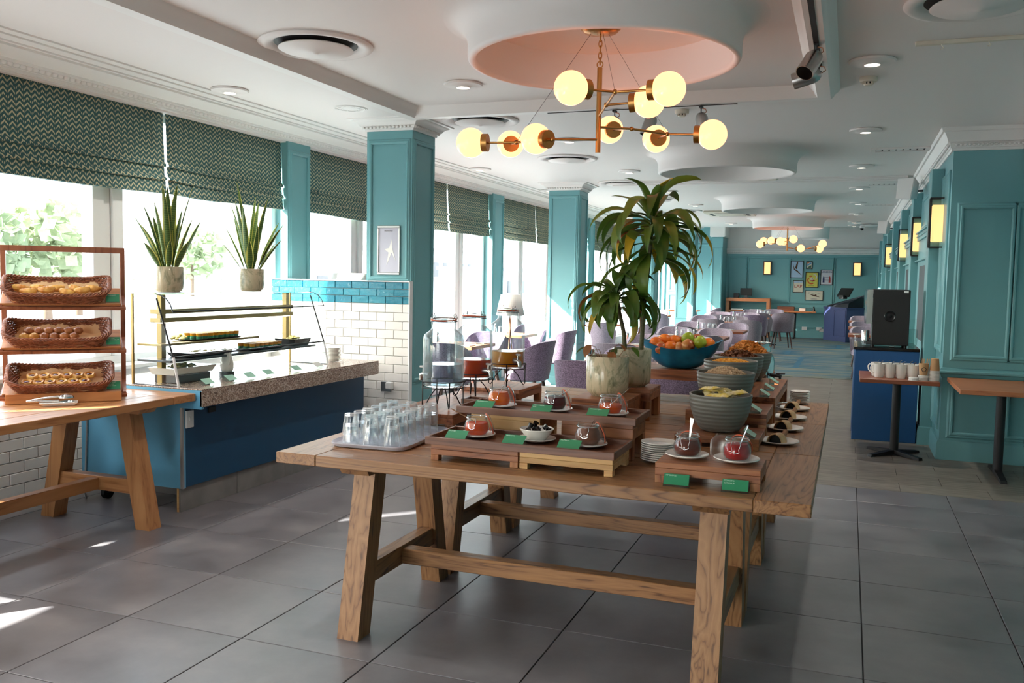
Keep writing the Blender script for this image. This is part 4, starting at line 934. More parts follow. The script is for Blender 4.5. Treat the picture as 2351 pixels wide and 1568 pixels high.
g = [(k*15+14, 56*15+k*15+14) for k in range(56)]
for k in range(56): mb.f.append([g[k][0], g[(k+1) % 56][0], g[(k+1) % 56][1], g[k][1]])
mb.f.append([56*15+k*15 for k in range(56)])
mb.build('bowl_body', 'blue_bowl', fbw, 60)
MB().box(FB[0]-.12, FB[0]+.12, FB[1]-.1, FB[1]+.1, FB[2]-.0008, FB[2]).build('bowl_base', 'black_matte', None) if False else None
def orange(label, p, r=.040):
    o = thing('orange', label, 'orange', p, random.uniform(0, 6), 'fruit in the blue bowl'); MB().sphere((0,0,0), r, 20, 14, (1, 1, .93)).build('peel', 'orange_skin', o, 60); MB().lathe([(0,.002),(.004,.002),(.005,0),(0,0)], 8, (0, -r*.86, r*.4)).build('stem_scar', 'leaf_pothos', o); return o
def apple(label, p, mat, rot=(.5, .3, 0), r=.040):
    o = thing('apple', label, 'apple', p, 0, 'fruit in the blue bowl'); o.rotation_euler = rot
    prof = [(0, -.030), (.010, -.036), (.022, -.036), (.036, -.018), (.041, .004), (.037, .024), (.022, .035), (.010, .034), (.003, .026), (0, .024)]
    MB().lathe([(a*r/.04, b*r/.04) for a, b in prof], 22).build('skin', mat, o, 70); MB().tube([(0, 0, .024), (.002, 0, .034), (.005, 0, .044)], .0013, 5).build('stem', 'walnut_dark', o); return o
fx, fy, fz = FB
def at(px, py, y): v = ony(px, py, y); return (v.x, v.y, v.z)
Y0 = fy-.06; Y1 = fy+.0; Y2 = fy+.06
for i, (px, py, y, kind, l) in enumerate((
    (1540, 797, Y0-.02, 'o', 'orange at the front middle of the fruit bowl'), (1526, 780, Y1, 'o', 'large orange behind the front orange'), (1506, 787, Y0, 'o', 'orange at the bowl end nearest the dracaena'),
    (1549, 783, Y1+.02, 'o', 'orange tucked behind the middle apples'), (1627, 790, Y0+.03, 'o', 'reddish orange at the pointed bowl tip'), (1517, 800, Y0-.03, 'r', 'small red apple low at the bowl edge'),
    (1580, 794, Y0-.03, 'r', 'red and yellow apple at the centre front'), (1580, 778, Y1+.01, 'g', 'green apple on top of the heap'), (1607, 786, Y0-.01, 'g', 'bright green apple beside the centre red one'),
    (1562, 800, Y0-.02, 'r', 'half hidden red apple between orange and centre apple'), (1600, 782, Y2, 'r', 'red apple behind the green apples'), (1563, 787, Y2, 'r', 'red apple at the back of the heap'), (1515, 787, Y2, 'r', 'red apple behind the left oranges'))):
    p = at(px, py, y)
    if kind == 'o': orange(l, p, .041 if i != 5 else .036)
    else: apple(l, p, 'apple_red' if kind == 'r' else 'apple_green', (random.uniform(.3, 1.3), random.uniform(-.5, .5), random.uniform(0, 6)))
for k in range(10):
    a = k*.63; orange('orange in the hidden lower layer of the fruit bowl', (fx+.13*math.cos(a)*(1 if k % 2 else .5), fy+.05*math.sin(a), fz+.062), .034)

# ------------------------------------------------------------------ potted dracaena and pothos
riser('block riser under the smaller marbled pot', 2.80, 3.08, .72, 1.06, TT, .905, 'acacia', .06, .06)
riser('tall riser under the dracaena pot', 2.84, 3.125, 1.075, 1.36, TT, .925, 'acacia', .05, .04)
def pot(label, loc, R=.108, H=.205, soil=True, saucer=False):
    t = thing('plant_pot', label, 'plant pot', loc, random.uniform(0, 6), 'marbled grey green pots')
    MB().lathe([(0,.012),(R*.72,.012),(R*.72,0),(R*.66,0),(R*.66,0.0),(R*.72,.0),(R*.78,.010),(R*.90,.016),(R*.96,.028),(R*.99,.045),(R,.065),(R,H-.004),(R-.003,H),(R-.009,H),(R-.010,H-.03),(0,H-.03)], 40).build('pot_body', 'pot_marble', t, 45)
    MB().lathe([(0,H-.022),(R*.5,H-.02),(R-.0105,H-.026)], 24).build('soil', 'soil', t, 60)
    return t
P1 = onz(1395, 904, .905); P1 = (2.935, .905, .9055)
P2 = (2.99, 1.215, .9255)
pot('squat marbled pot of wilting pothos on the block riser', P1, .110, .205); pot('marbled pot holding the tall dracaena', P2, .106, .205)
def leafmesh(L, W, droop, up, twist=0, fold=.25, nseg=14, curl=0.0, wave=0):
    m = MB(); pts = []; a = up; x = z = 0.0; ds = L/nseg
    for i in range(nseg+1):
        u = i/nseg; w = W*(math.sin(PI*min(1, u*.92+.08))**.75)*(1 if u < .98 else .1)*(.35+.65*min(1, u*3.2)); w = max(w, .0012)
        tw = twist*u; off = curl*u*u
        lat = Vector((0, math.cos(tw), math.sin(tw))); nrm = Vector((-math.sin(a), 0, math.cos(a)))
        c = Vector((x, off*L, z+wave*math.sin(u*14)*W)); e = lat*w
        pts.append([c-e+nrm*fold*w, c-e*.5+nrm*fold*w*.3, c, c+e*.5+nrm*fold*w*.3, c+e+nrm*fold*w])
        x += ds*math.cos(a); z += ds*math.sin(a); a -= droop*ds/L*(.35+1.3*u)
    ids = [m.avs(r) for r in pts]
    for A, B in zip(ids, ids[1:]):
        for k in range(4): m.f.append([A[k], A[k+1], B[k+1], B[k]])
    return m
def dracaena(label, base, H, lean, whorls, seed):
    rnd = random.Random(seed); t = thing('dracaena', label, 'plant', base)
    top = Vector(lean+(H,))
    MB().tube([Vector((0,0,-.02)), Vector((lean[0]*.2, lean[1]*.2, H*.35)), Vector((lean[0]*.75, lean[1]*.75, H*.75)), top], [.013, .0115, .0105, .009], 10).build('stem', 'stem_green', t, 60)
    for (f, n, L0, L1, up0, up1, dr, spread) in whorls:
        c = top*f
        for k in range(n):
            az = k*2.399+rnd.uniform(-.25, .25); L = rnd.uniform(L0, L1); up = rnd.uniform(up0, up1); d = dr*rnd.uniform(.8, 1.2)
            mt = 'leaf_dracaena'; q = rnd.random()
            if q < .08: mt = 'leaf_dry'
            lm = leafmesh(L, rnd.uniform(.026, .036), d, up, rnd.uniform(-.9, .9), .3, 14, rnd.uniform(-.15, .15), .1)
            zz = c.z+rnd.uniform(-spread, spread)
            lf = lm.build('leaf', mt, t, 60, (c.x, c.y, zz), (0, 0, az))
            if rnd.random() < .16:
                tip = MB()
                for side in (1, -1):
                    b0 = len(tip.v)
                    for i in range(9, 15):
                        for j in range(5): v_ = Vector(lm.v[i*5+j]); c_ = Vector(lm.v[i*5+2]); tip.av(c_+(v_-c_)*1.03+Vector((0, 0, .0015*side)))
                    for i in range(5):
                        for j in range(4): q_ = b0+i*5+j; tip.f.append([q_, q_+1, q_+6, q_+5])
                    n_ = 30
                for i in range(5): tip.f.append([i*5, i*5+5, 30+i*5+5, 30+i*5]); tip.f.append([i*5+4, i*5+9, 30+i*5+9, 30+i*5+4])
                tip.build('yellow_tip', 'leaf_yellow', lf, 60)
    return t
plain('stem_green', (96,92,60), .6, noise=.35, nscale=90)
SB = Vector((P2[0]+.045, P2[1]+.02, P2[2]+.18))
dracaena('tall drooping dracaena with long arching green leaves', SB, .72, (.045, .0), [(1.0, 8, .24, .40, .8, 1.4, 1.6, .02), (.98, 16, .32, .46, .25, .9, 2.9, .03), (.90, 20, .34, .48, -.1, .6, 2.9, .05), (.76, 16, .30, .44, -.3, .4, 2.6, .06)], 5)
dracaena('shorter dracaena stem with a lower whorl of leaves', (P2[0]-.03, P2[1]-.03, P2[2]+.18), .31, (-.05, -.02), [(1.0, 12, .20, .34, .3, 1.2, 2.6, .02), (.95, 18, .26, .40, .0, .7, 3.0, .03), (.85, 12, .22, .34, -.3, .4, 2.4, .03)], 11)
ph = thing('pothos', 'half dried pothos trailing from the squat pot', 'plant', (P1[0], P1[1], P1[2]+.18))
rnd = random.Random(4)
for k in range(9):
    a = rnd.uniform(0, 6.28); r = rnd.uniform(.05, .13); h = rnd.uniform(.03, .09)
    s = MB().tube([(.3*r*math.cos(a), .3*r*math.sin(a), -.01), (.7*r*math.cos(a), .7*r*math.sin(a), h*.9), (r*math.cos(a), r*math.sin(a), h)], .0016, 5).build('stem', 'clay_brown', ph)
    m = MB()
    def hl(u, v): w = .022*math.sin(PI*min(1, u*.9+.12))**.8*(1 if u < .96 else .2); return (u*.062, (v-.5)*2*w, -.03*u*u+.25*w*abs(v-.5))
    m.grid(hl, 8, 4); m.build('leaf', rnd.choice(['leaf_pothos', 'leaf_pothos', 'leaf_dry', 'leaf_dracaena']), ph, 60, (r*math.cos(a), r*math.sin(a), h), (rnd.uniform(-.4, .4), rnd.uniform(0, 1.2), a+rnd.uniform(-.8, .8)))
# ------------------------------------------------------------------ bread table and rack
bd = trestle_table('honey coloured wooden trestle table under the bread rack', 2.35, .86, ('oak', 'oak_y', 'oak_z'), name='bread_table')
bd.location = (-.07, .845-2.35/2, 0); bd.rotation_euler = (0, 0, PI/2)
RK = Matrix.Translation((-.173, .370, TT)) @ Matrix.Rotation(PI/4, 4, 'Z')
rk = thing('bread_rack', 'wooden three tier bread rack standing on the honey coloured table', 'rack', (-.173, .370, TT), PI/4)
W2 = .322
for s in (-1, 1):
    MB().box(s*W2, s*(W2-.026), -.016, .016, 0, .875, .002).build('post', 'rack_wood', rk)
    MB().box(s*(W2-.028), s*(W2-.05), -.235, .016, 0, .045, .002).build('foot', 'shelf_wood', rk)
    for z in (.045, .30, .545): MB().hexa([(s*(W2-.004), -.215, z-.012), (s*(W2-.022), -.215, z-.012), (s*(W2-.022), .0, z+.035), (s*(W2-.004), .0, z+.035)], [(s*(W2-.004), -.215, z+.004), (s*(W2-.022), -.215, z+.004), (s*(W2-.022), .0, z+.055), (s*(W2-.004), .0, z+.055)]).build('bracket', 'rack_wood', rk)
MB().box(-W2, W2, -.018, .018, .845, .877, .002).build('top_rail', 'rack_wood', rk)
MB().box(-W2+.03, W2-.03, -.245, -.225, 0, .055, .002).build('base_rail', 'shelf_wood', rk); MB().box(-W2+.03, W2-.03, -.17, -.15, .0, .03, .002).build('base_rail', 'shelf_wood', rk)
TILT = math.radians(21)
SH = []
for z in (.055, .31, .555):
    M = Matrix.Translation((0, -.215, z)) @ Matrix.Rotation(TILT, 4, 'X'); SH.append(M)
    sf = MB().xf(M).box(-W2+.012, W2-.028, 0, .235, -.016, 0, .002).build('shelf', 'shelf_wood', rk)
    MB().xf(M).box(-W2, W2, -.014, .006, -.036, -.0165, .002).build('lip', 'rack_wood', rk)
# woven basket
def rrect(hw_, hd_, r, n):
    P = []
    for cx, cy, a0 in ((hw_-r, hd_-r, 0), (-hw_+r, hd_-r, 90), (-hw_+r, -hd_+r, 180), (hw_-r, -hd_+r, 270)):
        for k in range(7): a = math.radians(a0+15*k); P.append((cx+r*math.cos(a), cy+r*math.sin(a)))
    Q = []; L = [0]
    for i in range(len(P)): a, b = P[i], P[(i+1) % len(P)]; L.append(L[-1]+math.hypot(b[0]-a[0], b[1]-a[1]))
    for k in range(n):
        s = L[-1]*k/n; i = max(j for j in range(len(P)) if L[j] <= s); a, b = P[i], P[(i+1) % len(P)]; f = (s-L[i])/max(1e-9, L[i+1]-L[i]); Q.append((a[0]+(b[0]-a[0])*f, a[1]+(b[1]-a[1])*f))
    return Q
BW, BD_, BH = .262, .125, .062
NS = 56
def basket_meshes():
    weave = MB(); rows = 11; n = NS*3
    for r in range(rows):
        f = (r+.5)/rows; z = .006+f*(BH-.012); k = .84+.16*f
        path = rrect(BW*k, BD_*k, .05, n); pts = []
        for i, (x, y) in enumerate(path):
            q = math.hypot(x/BW, y/BD_); wv = .0036*math.cos(PI*(i*NS/n+r)); pts.append((x*(1+wv/.13), y*(1+wv/.13), z+.022*(abs(x)/BW)**4*f))
        weave.tube(pts, .0042, 5, True)
    a = rrect(BW*.82, BD_*.82, .05, 40); ids = weave.avs([(x, y, .004) for x, y in a]); weave.f.append(ids)
    stakes = MB()
    lo, hi = rrect(BW*.84, BD_*.84, .05, NS), rrect(BW, BD_, .05, NS)
    for (a, b), (c, d) in zip(lo, hi): stakes.tube([(a, b, .003), (c, d, BH+.022*(abs(c)/BW)**4)], .0032, 5)
    rim = MB(); n2 = 170; top = rrect(BW+.004, BD_+.004, .052, n2)
    for ph_ in (0, PI/2, PI, 3*PI/2):
        rim.tube([(x*(1+.0065*math.cos(i*.75+ph_)/.2), y*(1+.0065*math.cos(i*.75+ph_)/.2), BH+.003+.0065*math.sin(i*.75+ph_)+.022*(abs(x)/BW)**4) for i, (x, y) in enumerate(top)], .0046, 5, True)
    return weave.mesh('weave', 'wicker', 60), stakes.mesh('stakes', 'wicker', 60), rim.mesh('braided_rim', 'wicker', 60)
BMS = basket_meshes()
def setm(o, M): o.matrix_world = M; return o
BK = []
for k, (M, nm) in enumerate(zip(SH, ('lowest', 'middle', 'top'))):
    W = RK @ M @ Matrix.Translation((-.03 if k else -.02, .085, .001))
    b = thing('wicker_basket', 'brown wicker basket of %s on the %s rack shelf' % (('jam pastries', 'small golden and brown buns', 'croissants')[k], nm), 'basket', group='wicker bread baskets'); setm(b, W)
    for me, nn in zip(BMS, ('weave', 'stakes', 'braided_rim')): o = link(nn, me, b); o['kind'] = 'stuff' if nn != 'braided_rim' else 'thing'
    BK.append(W)
    def pf(u, v):
        x = (u-.5)*.44; y = (v-.5)*.26; e = max(0, abs(v-.5)*2-.62); return (x, y*(1-.18*e), .012+.10*e*(1 if v > .5 else .35)+.0035*math.sin(u*31+v*9+k)+.003*math.sin(u*13-v*17))
    lp = MB().grid(pf, 26, 14).build('paper_liner', 'paper', None, 25); setm(lp, W); tag(lp, 'crumpled brown paper lining the %s bread basket' % nm, 'paper', 'paper liners in the bread baskets')
def croissant():
    m = MB()
    def f(u, v):
        a = -1.15+2.3*u; r = .021*math.sin(PI*(.06+.88*u))**.7*(1+.13*abs(math.sin(u*PI*4.5))); t = 2*PI*v
        return ((.042+r*math.cos(t))*math.sin(a), .042-(.042+r*math.cos(t))*math.cos(a), .019+r*.9*math.sin(t))
    return m.grid(f, 30, 12).mesh('croissant', 'pastry_gold', 60)
def bun(): return MB().lathe([(0,0),(.021,0),(.026,.006),(.027,.014),(.022,.024),(.016,.028),(.0155,.0265),(.011,.031),(.008,.0305),(0,.034)], 20, wob=lambda u: 1+.05*math.cos(u*2*PI*5)).mesh('bun', 'pastry_brown', 50)
CRM, BUM = croissant(), bun(); BUG = BUM.copy(); BUG.materials.clear(); BUG.materials.append(MAT['pastry_gold'])
rnd = random.Random(3)
def place(name, me, W, x, y, z, rz, label, cat, group, tilt=0, sc=1):
    o = link(name, me); setm(o, W @ Matrix.Translation((x, y, z)) @ Matrix.Rotation(rz, 4, 'Z') @ Matrix.Rotation(tilt, 4, 'X') @ Matrix.Scale(sc, 4)); return tag(o, label, cat, group)
def where(x): return 'at the outer end' if x < -.12 else ('left of the middle' if x < -.03 else ('around the middle' if x < .05 else ('right of the middle' if x < .12 else 'at the post end')))
for k in range(9):
    x = -.19+.046*k; y = (-.035 if k % 2 else .02); place('croissant', CRM, BK[2], x, y+.005, .026+(.012 if k in (3, 7) else 0), rnd.uniform(-.6, .6), '%s golden croissant from the outer end of the top basket' % NTH[k], 'croissant', 'croissants in the top basket', 0, 1.0)
for k in range(12):
    x = -.17+.05*(k % 6)+(.02 if k > 5 else 0); y = -.045 if k < 6 else .012; gold = (k % 6) < 2 and k < 6
    place('bun', BUG if gold else BUM, BK[1], x, y+.02, .026 if k < 6 else .034, rnd.uniform(0, 6), ('golden' if gold else 'brown')+' swirl bun, %s from the outer end, %s row of middle basket' % (NTH[k % 6], 'front' if k < 6 else 'back'), 'bun', 'buns in the middle basket', 0, 1.0)
for k in range(12):
    x = -.17+.058*(k % 6)+(.025 if k > 5 else 0); y = -.05 if k < 6 else .012
    W = BK[0] @ Matrix.Translation((x, y+.02, .026 if k < 6 else .034)) @ Matrix.Rotation(rnd.uniform(0, 6), 4, 'Z')
    d = thing('jam_pastry', 'jam centred pastry, %s from the outer end, %s row of lowest basket' % (NTH[k % 6], 'front' if k < 6 else 'back'), 'pastry', group='jam pastries in the lowest basket'); setm(d, W)
    if k == 0:
        dm = MB().lathe([(0,0),(.026,0),(.032,.006),(.032,.014),(.026,.022),(.018,.021),(.012,.014),(0,.012)], 24, wob=lambda u: 1+.07*math.cos(u*2*PI*6)).mesh('crust', 'pastry_gold', 50); jm = MB().lathe([(.0145,.0165),(.009,.0185),(0,.019)], 14).mesh('jam', 'jam_dark', 60)
    link('crust', dm, d); link('jam', jm, d)
for k, (M, tx, l) in enumerate(zip(SH, ('MINI FRUIT\nDANISH\nSELECTION', 'MINI PAIN\nAU CHOCOLAT', 'CROISSANTS'), ('lowest', 'middle', 'top'))):
    c = card('green name card at the post end of the %s rack shelf' % l, (0,0,0), 0, tx, w=.075, stand=True, group='name cards on the bread rack'); setm(c, RK @ M @ Matrix.Translation((.252, .022, .001)))
# tongs on white tray
wt = thing('tongs_tray', 'small white rectangular tray in front of the bread rack', 'tray', (.045, .115, TT), PI/4)
MB().hexa([(-.075,-.04,0),(.075,-.04,0),(.075,.04,0),(-.075,.04,0)], [(-.095,-.055,.016),(.095,-.055,.016),(.095,.055,.016),(-.095,.055,.016)]).build('tray_body', 'ceramic', wt)
tn = thing('bread_tongs', 'steel bread tongs with a fluted scoop end on the white tray', 'tongs', (.02, .10, TT+.018), PI/4-.05)
for s_, z in ((-1, 0), (1, .016)): MB().tube([(-.13, 0, .006), (-.05, s_*.004, .006+z), (.03, s_*.004, .006+z*1.4)], [.006, .006, .007], 8).build('arm', 'chrome', tn, 60)
def sc_(u, v): a = PI*(v-.5)*1.1; r = .026*math.sin(PI*(.15+.75*u)); return (.03+.075*u, r*math.sin(a), .02+r*math.cos(a)*.9+.0018*math.cos(v*40))
so = MB().grid(sc_, 8, 24).build('scoop', 'chrome', tn, 60); so.modifiers.new('t', 'SOLIDIFY').thickness = .0015
so = MB().xf(Matrix.Translation((0, 0, .018)) @ Matrix.Scale(-1, 4, (0, 0, 1))).grid(sc_, 8, 24).build('scoop', 'chrome', tn, 60)

# ------------------------------------------------------------------ serving counter
ct = thing('serving_counter', 'blue panelled serving counter with grey tiled plinth', 'counter', (0, 0, 0))
Y0c, Y1c = .855, 3.08
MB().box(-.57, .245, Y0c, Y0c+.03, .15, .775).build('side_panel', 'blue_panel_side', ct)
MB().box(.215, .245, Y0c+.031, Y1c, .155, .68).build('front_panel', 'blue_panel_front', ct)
MB().box(.232, .250, Y0c-.004, Y0c+.012, .15, .66).build('corner_trim', 'steel', ct)
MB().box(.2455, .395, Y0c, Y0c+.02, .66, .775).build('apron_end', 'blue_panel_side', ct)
MB().box(-.57, -.55, Y0c+.031, Y1c, .15, .775).build('back_panel', 'white_plastic', ct); MB().box(-.549, .214, Y0c+.05, Y1c, .15, .17).build('bottom_panel', 'white_plastic', ct)
for k in range(4):
    a = Y0c+.0+k*.556; MB().box(.215, .227, a+.002, a+.554, .0, .149, .001).build('plinth_tile', 'concrete', ct)
MB().box(.20, .2149, Y0c, Y1c, 0, .148).build('plinth_board', 'pale_wood', ct)
for (x, y) in ((-.12, .93), (-.45, .93)):
    c_ = MB().box(x-.02, x+.02, y-.03, y+.03, .10, .15).box(x-.022, x-.018, y-.02, y+.02, .04, .12).box(x+.018, x+.022, y-.02, y+.02, .04, .12).build('castor', 'steel_dark', ct); MB().cyl((x-.015, y+.015, .042), (x+.015, y+.015, .042), .042, .042, 24).build('wheel', 'black_matte', c_, 40)
MB().tube([(-.52, Y0c-.006, .77), (-.515, Y0c-.008, .5), (-.53, Y0c-.008, .25), (-.545, Y0c-.006, .05), (-.56, Y0c+.02, .006), (-.66, Y0c+.1, .006)], .006, 6).build('cable', 'cable_grey', ct, 60)
MB().box(.247, .262, Y0c+.02, Y0c+.09, .53, .64, .003).build('socket_box', 'white_plastic', ct); MB().box(.262, .266, Y0c+.045, Y0c+.06, .575, .6, .001).build('switch', 'white_plastic', ct)
MB().box(.246, .26, Y0c+.24, Y0c+.30, .60, .635, .002).build('isolator', 'black_matte', ct)
gw = thing('granite_worktop', 'speckled brown granite worktop along the serving counter', 'worktop')
MB().box(-.565, .40, Y0c+.002, 2.42, .7755, .786, .002).build('top_slab', 'granite', gw); MB().box(-.565, .40, 2.422, 3.06, .7755, .786, .002).build('top_slab', 'granite', gw)
MB().box(.38, .402, Y0c, 2.42, .675, .775, .003).build('front_slab', 'granite', gw); MB().box(.38, .402, 2.422, 3.06, .675, .775, .003).build('front_slab', 'granite', gw); MB().box(.2455, .379, 3.045, 3.06, .675, .775, .003).build('end_slab', 'granite', gw)
# glass display case
GZ = .7865
dc = thing('display_case', 'curved glass display case on the granite worktop', 'display case')
Ya, Yb = .872, 2.58
prof = [(-.15, 1.362), (.03, 1.362), (.075, 1.355), (.115, 1.335), (.145, 1.302), (.165, 1.255)]
def sheet(pts, y0, y1, th=.005):
    m = MB(); n = len(pts); A = []
    for (x, z) in pts: A.append((m.av((x, y0, z)), m.av((x, y1, z))))
    for a, b in zip(A, A[1:]): m.f.append([a[0], b[0], b[1], a[1]])
    return m
MB().box(-.15, .035, Ya, Yb, 1.358, 1.362).build('top_pane', 'case_glass', dc)
h_ = sheet(prof[1:], Ya, Yb).build('curved_hood', 'case_glass', dc, 40)
MB().tube([(x, Ya, z) for x, z in prof[1:]], .004, 6).build('hood_edge', 'steel_dark', dc, 60); MB().tube([(x, Yb, z) for x, z in prof[1:]], .004, 6).build('hood_edge', 'steel_dark', dc, 60); MB().box(.161, .168, Ya, Yb, 1.250, 1.258).build('hood_edge', 'black_metal', dc)
sheet([(.04, 1.335), (.165, .972)], Ya, Yb).build('front_pane', 'case_glass', dc); sheet([(.168, .968), (.205, .795)], Ya, Yb).build('front_pane', 'case_glass', dc)
MB().box(.160, .172, Ya, Yb, .964, .974).build('pane_rail', 'black_metal', dc)
for y in (Ya, Yb):
    m = MB(); ii = m.avs([(-.15, y, GZ), (.205, y, GZ), (.168, y, .97), (.04, y, 1.335), (-.15, y, 1.355)]); m.f.append(ii); m.build('end_pane', 'case_glass', dc)
    MB().cyl((.166, y, .97), (.04, y, 1.335), .0055, .0055, 8).build('slanted_rod', 'black_metal', dc, 60); MB().cyl((.207, y, GZ), (.168, y, .97), .008, .008, 8).build('foot_rod', 'white_frame', dc, 60)
    MB().box(-.16, -.146, y-.006, y+.006, GZ, 1.362).build('corner_post', 'brass_case', dc)
    MB().box(-.15, .2, y-.005, y+.005, GZ, GZ+.006).build('base_rail', 'steel_dark', dc)
for y in (1.0, 2.36): MB().box(-.06, -.02, y-.02, y+.02, GZ if y < 2 else .96, 1.355, .002).build('support_post', 'brass_case', dc)
MB().box(-.085, .0, .95, 2.40, 1.232, 1.262, .002).build('lamp_housing', 'brass_case', dc); MB().box(-.085, .0, .95, 2.40, 1.178, 1.206, .002).build('lamp_housing', 'brass_case', dc); MB().box(-.07, -.015, .97, 2.38, 1.172, 1.178).build('lamp_strip', 'strip_light', dc)
MB().box(-.145, .05, .90, 1.90, 1.03, 1.045, .002).build('shelf', 'brass_case', dc); MB().box(-.145, .12, .90, 2.54, .93, .945, .002).build('shelf', 'steel_dark', dc)
# food in the case
def dtray(label, x, y, z, L=.30, Wd=.16, mat='black_gloss', n='serving_dish', h=.03):
    t = thing(n, label, 'dish', (x, y, z)); MB().hexa([(-Wd/2*.8, -L/2*.9, 0), (Wd/2*.8, -L/2*.9, 0), (Wd/2*.8, L/2*.9, 0), (-Wd/2*.8, L/2*.9, 0)], [(-Wd/2, -L/2, h), (Wd/2, -L/2, h), (Wd/2, L/2, h), (-Wd/2, L/2, h)]).build('dish_body', mat, t); return t
dtray('black slate dish of juice shots on the upper case shelf', -.04, 1.47, 1.046, .52, .17, h=.01); dtray('black slate dish of juice shots on the lower case shelf', .02, 1.95, .946, .40, .17, h=.012)
dtray('long black dish of sliced cheese on the lower case shelf', .02, 1.30, .946, .42, .2); dtray('dark bowl of egg salad with a spoon at the case end', .02, 2.37, .946, .22, .19, h=.055)
cupm = MB().lathe([(0,0),(.017,0),(.021,.032),(.022,.034),(0,.034)], 14).mesh('cup_body', 'juice_orange', 40); cupg = MB().lathe([(.0172,.0005),(.0192,.016),(.0196,.016),(.0176,.0)], 14).mesh('cup_band', 'card_green', 40); cupl = MB().lathe([(0,.0345),(.023,.0345),(.023,.037),(0,.0375)], 14).mesh('lid', 'paper', 40)
def cup(x, y, z, l):
    c = thing('juice_shot', l, 'cup', (x, y, z), 0, 'lidded juice shots in the glass case'); link('cup_body', cupm, c); link('cup_band', cupg, c); link('lid', cupl, c)
for i in range(3):
    for j in range(8): cup(-.09+i*.05, 1.30+j*.055, 1.0565, 'lidded juice shot in the rows on the upper case shelf')
    for j in range(7): cup(-.03+i*.05, 1.79+j*.054, .9585, 'lidded juice shot in the rows on the lower case shelf')
def blob(n, label, x, y, z, rx, ry, h, mat, k=40):
    r_ = random.Random(k); m = MB()
    for i in range(k):
        a = r_.uniform(0, 6.28); q = math.sqrt(r_.random()); m.sphere((q*rx*math.cos(a), q*ry*math.sin(a), h*(1-q*q)*r_.uniform(.5, 1)), .014, 6, 4, (1, 1, .6))
    o = m.build(n, mat, None, 60, (x, y, z)); o['kind'] = 'stuff'; tag(o, label, 'food')
blob('egg_salad', 'pale yellow egg salad heaped in the dark end bowl', .02, 2.37, .985, .06, .075, .035, 'egg_salad'); blob('cheese_slices', 'pale sliced cheese spread on the long black dish', .02, 1.30, .965, .07, .17, .012, 'egg_salad', 60)
blob('fruit_salad', 'yellow fruit pieces behind the juice shots', -.07, 1.20, 1.06, .05, .06, .03, 'egg_salad', 30)
dtray('white ceramic dish of mixed salad on the counter under the glass', .0, 1.15, GZ+.055, .40, .22, 'ceramic', h=.045); blob('mixed_salad', 'mixed leaf and egg salad in the white dish', .0, 1.15, GZ+.085, .07, .15, .035, 'egg_salad', 70)
MB().box(-.1, .1, 1.0, 1.3, GZ, GZ+.054, .004).build('dish_stand', 'steel_dark', dc)
spoon('serving spoon leaning in the egg salad bowl', (.03, 2.36, .98), (.10, 2.50, 1.06), 'steel', wide=.009, name='serving_spoon')
jg = thing('milk_jug', 'white ceramic milk jug inside the glass case', 'jug', (.10, 1.47, GZ+.04), -.6)
MB().lathe([(0,0),(.036,0),(.042,.012),(.046,.04),(.042,.075),(.032,.105),(.03,.125),(.038,.152),(.036,.152),(.027,.125),(.029,.105),(.038,.075),(0,.01)], 28).build('jug_body', 'ceramic', jg, 50); MB().tube([(.034, 0, .13), (.06, 0, .135), (.07, 0, .10), (.058, 0, .06), (.044, 0, .05)], .005, 8).build('handle', 'ceramic', jg, 60); MB().tube([(-.03, 0, .14), (-.044, 0, .154)], [.014, .006], 8).build('spout', 'ceramic', jg, 60)
MB().lathe([(0,0),(.05,0),(.05,.04),(0,.04)], 24, (.10, 1.47, GZ)).build('jug_stand', 'steel_dark', dc, 40)
for k, (y, l) in enumerate(((1.07, 'first'), (1.30, 'second'), (1.50, 'third'), (1.71, 'fourth'), (2.05, 'fifth'), (2.34, 'last'))):
    card('%s green food card along the front of the glass case' % l, (.265, y, GZ), PI/2-.1, ' ', 'card_sheen' if k != 5 else 'ceramic', w=.085, group='food cards before the glass case')
for k in range(10): plate('%s white bowl from the top of the stack past the glass case' % NTH[9-k], (.12, 2.80, GZ+k*.011), .062, 'white bowls stacked on the granite')
# snake plants
def snake(label, base, seed, n, hmax):
    rnd = random.Random(seed); t = thing('snake_plant', label, 'plant', base)
    for k in range(n):
        az = k*2.4+rnd.uniform(-.3, .3); out = rnd.random(); H = hmax*(1-.60*out**1.1)*rnd.uniform(.85, 1.12); W = rnd.uniform(.021, .030); r = .010+.045*out
        up = PI/2-.04-.58*out; dr = rnd.uniform(-.2, .35)
        me = leafmesh(H, W, dr, up, rnd.uniform(-.8, .8), .35, 12, rnd.uniform(-.06, .06))
        lf = me.build('leaf', 'leaf_edge', t, 60, (r*math.cos(az), r*math.sin(az), 0), (0, 0, az))
        inner = MB(); ids = {}
        for i in range(13):
            row = me.v[i*5:(i+1)*5]; c = Vector(row[2])
            for j, s in enumerate((.74, .4, 0, .4, .74)):
                src = Vector(row[j]); p = c+(src-c)*((.76 if j in (0, 4) else .8))
                ids[i, j] = p
        for side in (1, -1):
            base_i = len(inner.v)
            for i in range(13):
                a = Vector(me.v[i*5+4])-Vector(me.v[i*5]); b = Vector(me.v[min(12, i+1)*5+2])-Vector(me.v[max(0, i-1)*5+2]); nn = a.cross(b); nn = nn.normalized()*.0009*side if nn.length > 1e-9 else Vector((0,0,0))
                for j in range(5): inner.av(ids[i, j]+nn)
            for i in range(12):
                for j in range(4): q = base_i+i*5+j; inner.f.append([q, q+1, q+6, q+5])
        inner.build('leaf_blade', 'leaf_snake', lf, 60)
    return t
S1, S2 = (-.058, 1.092, 1.3625), (-.058, 1.95, 1.3625)
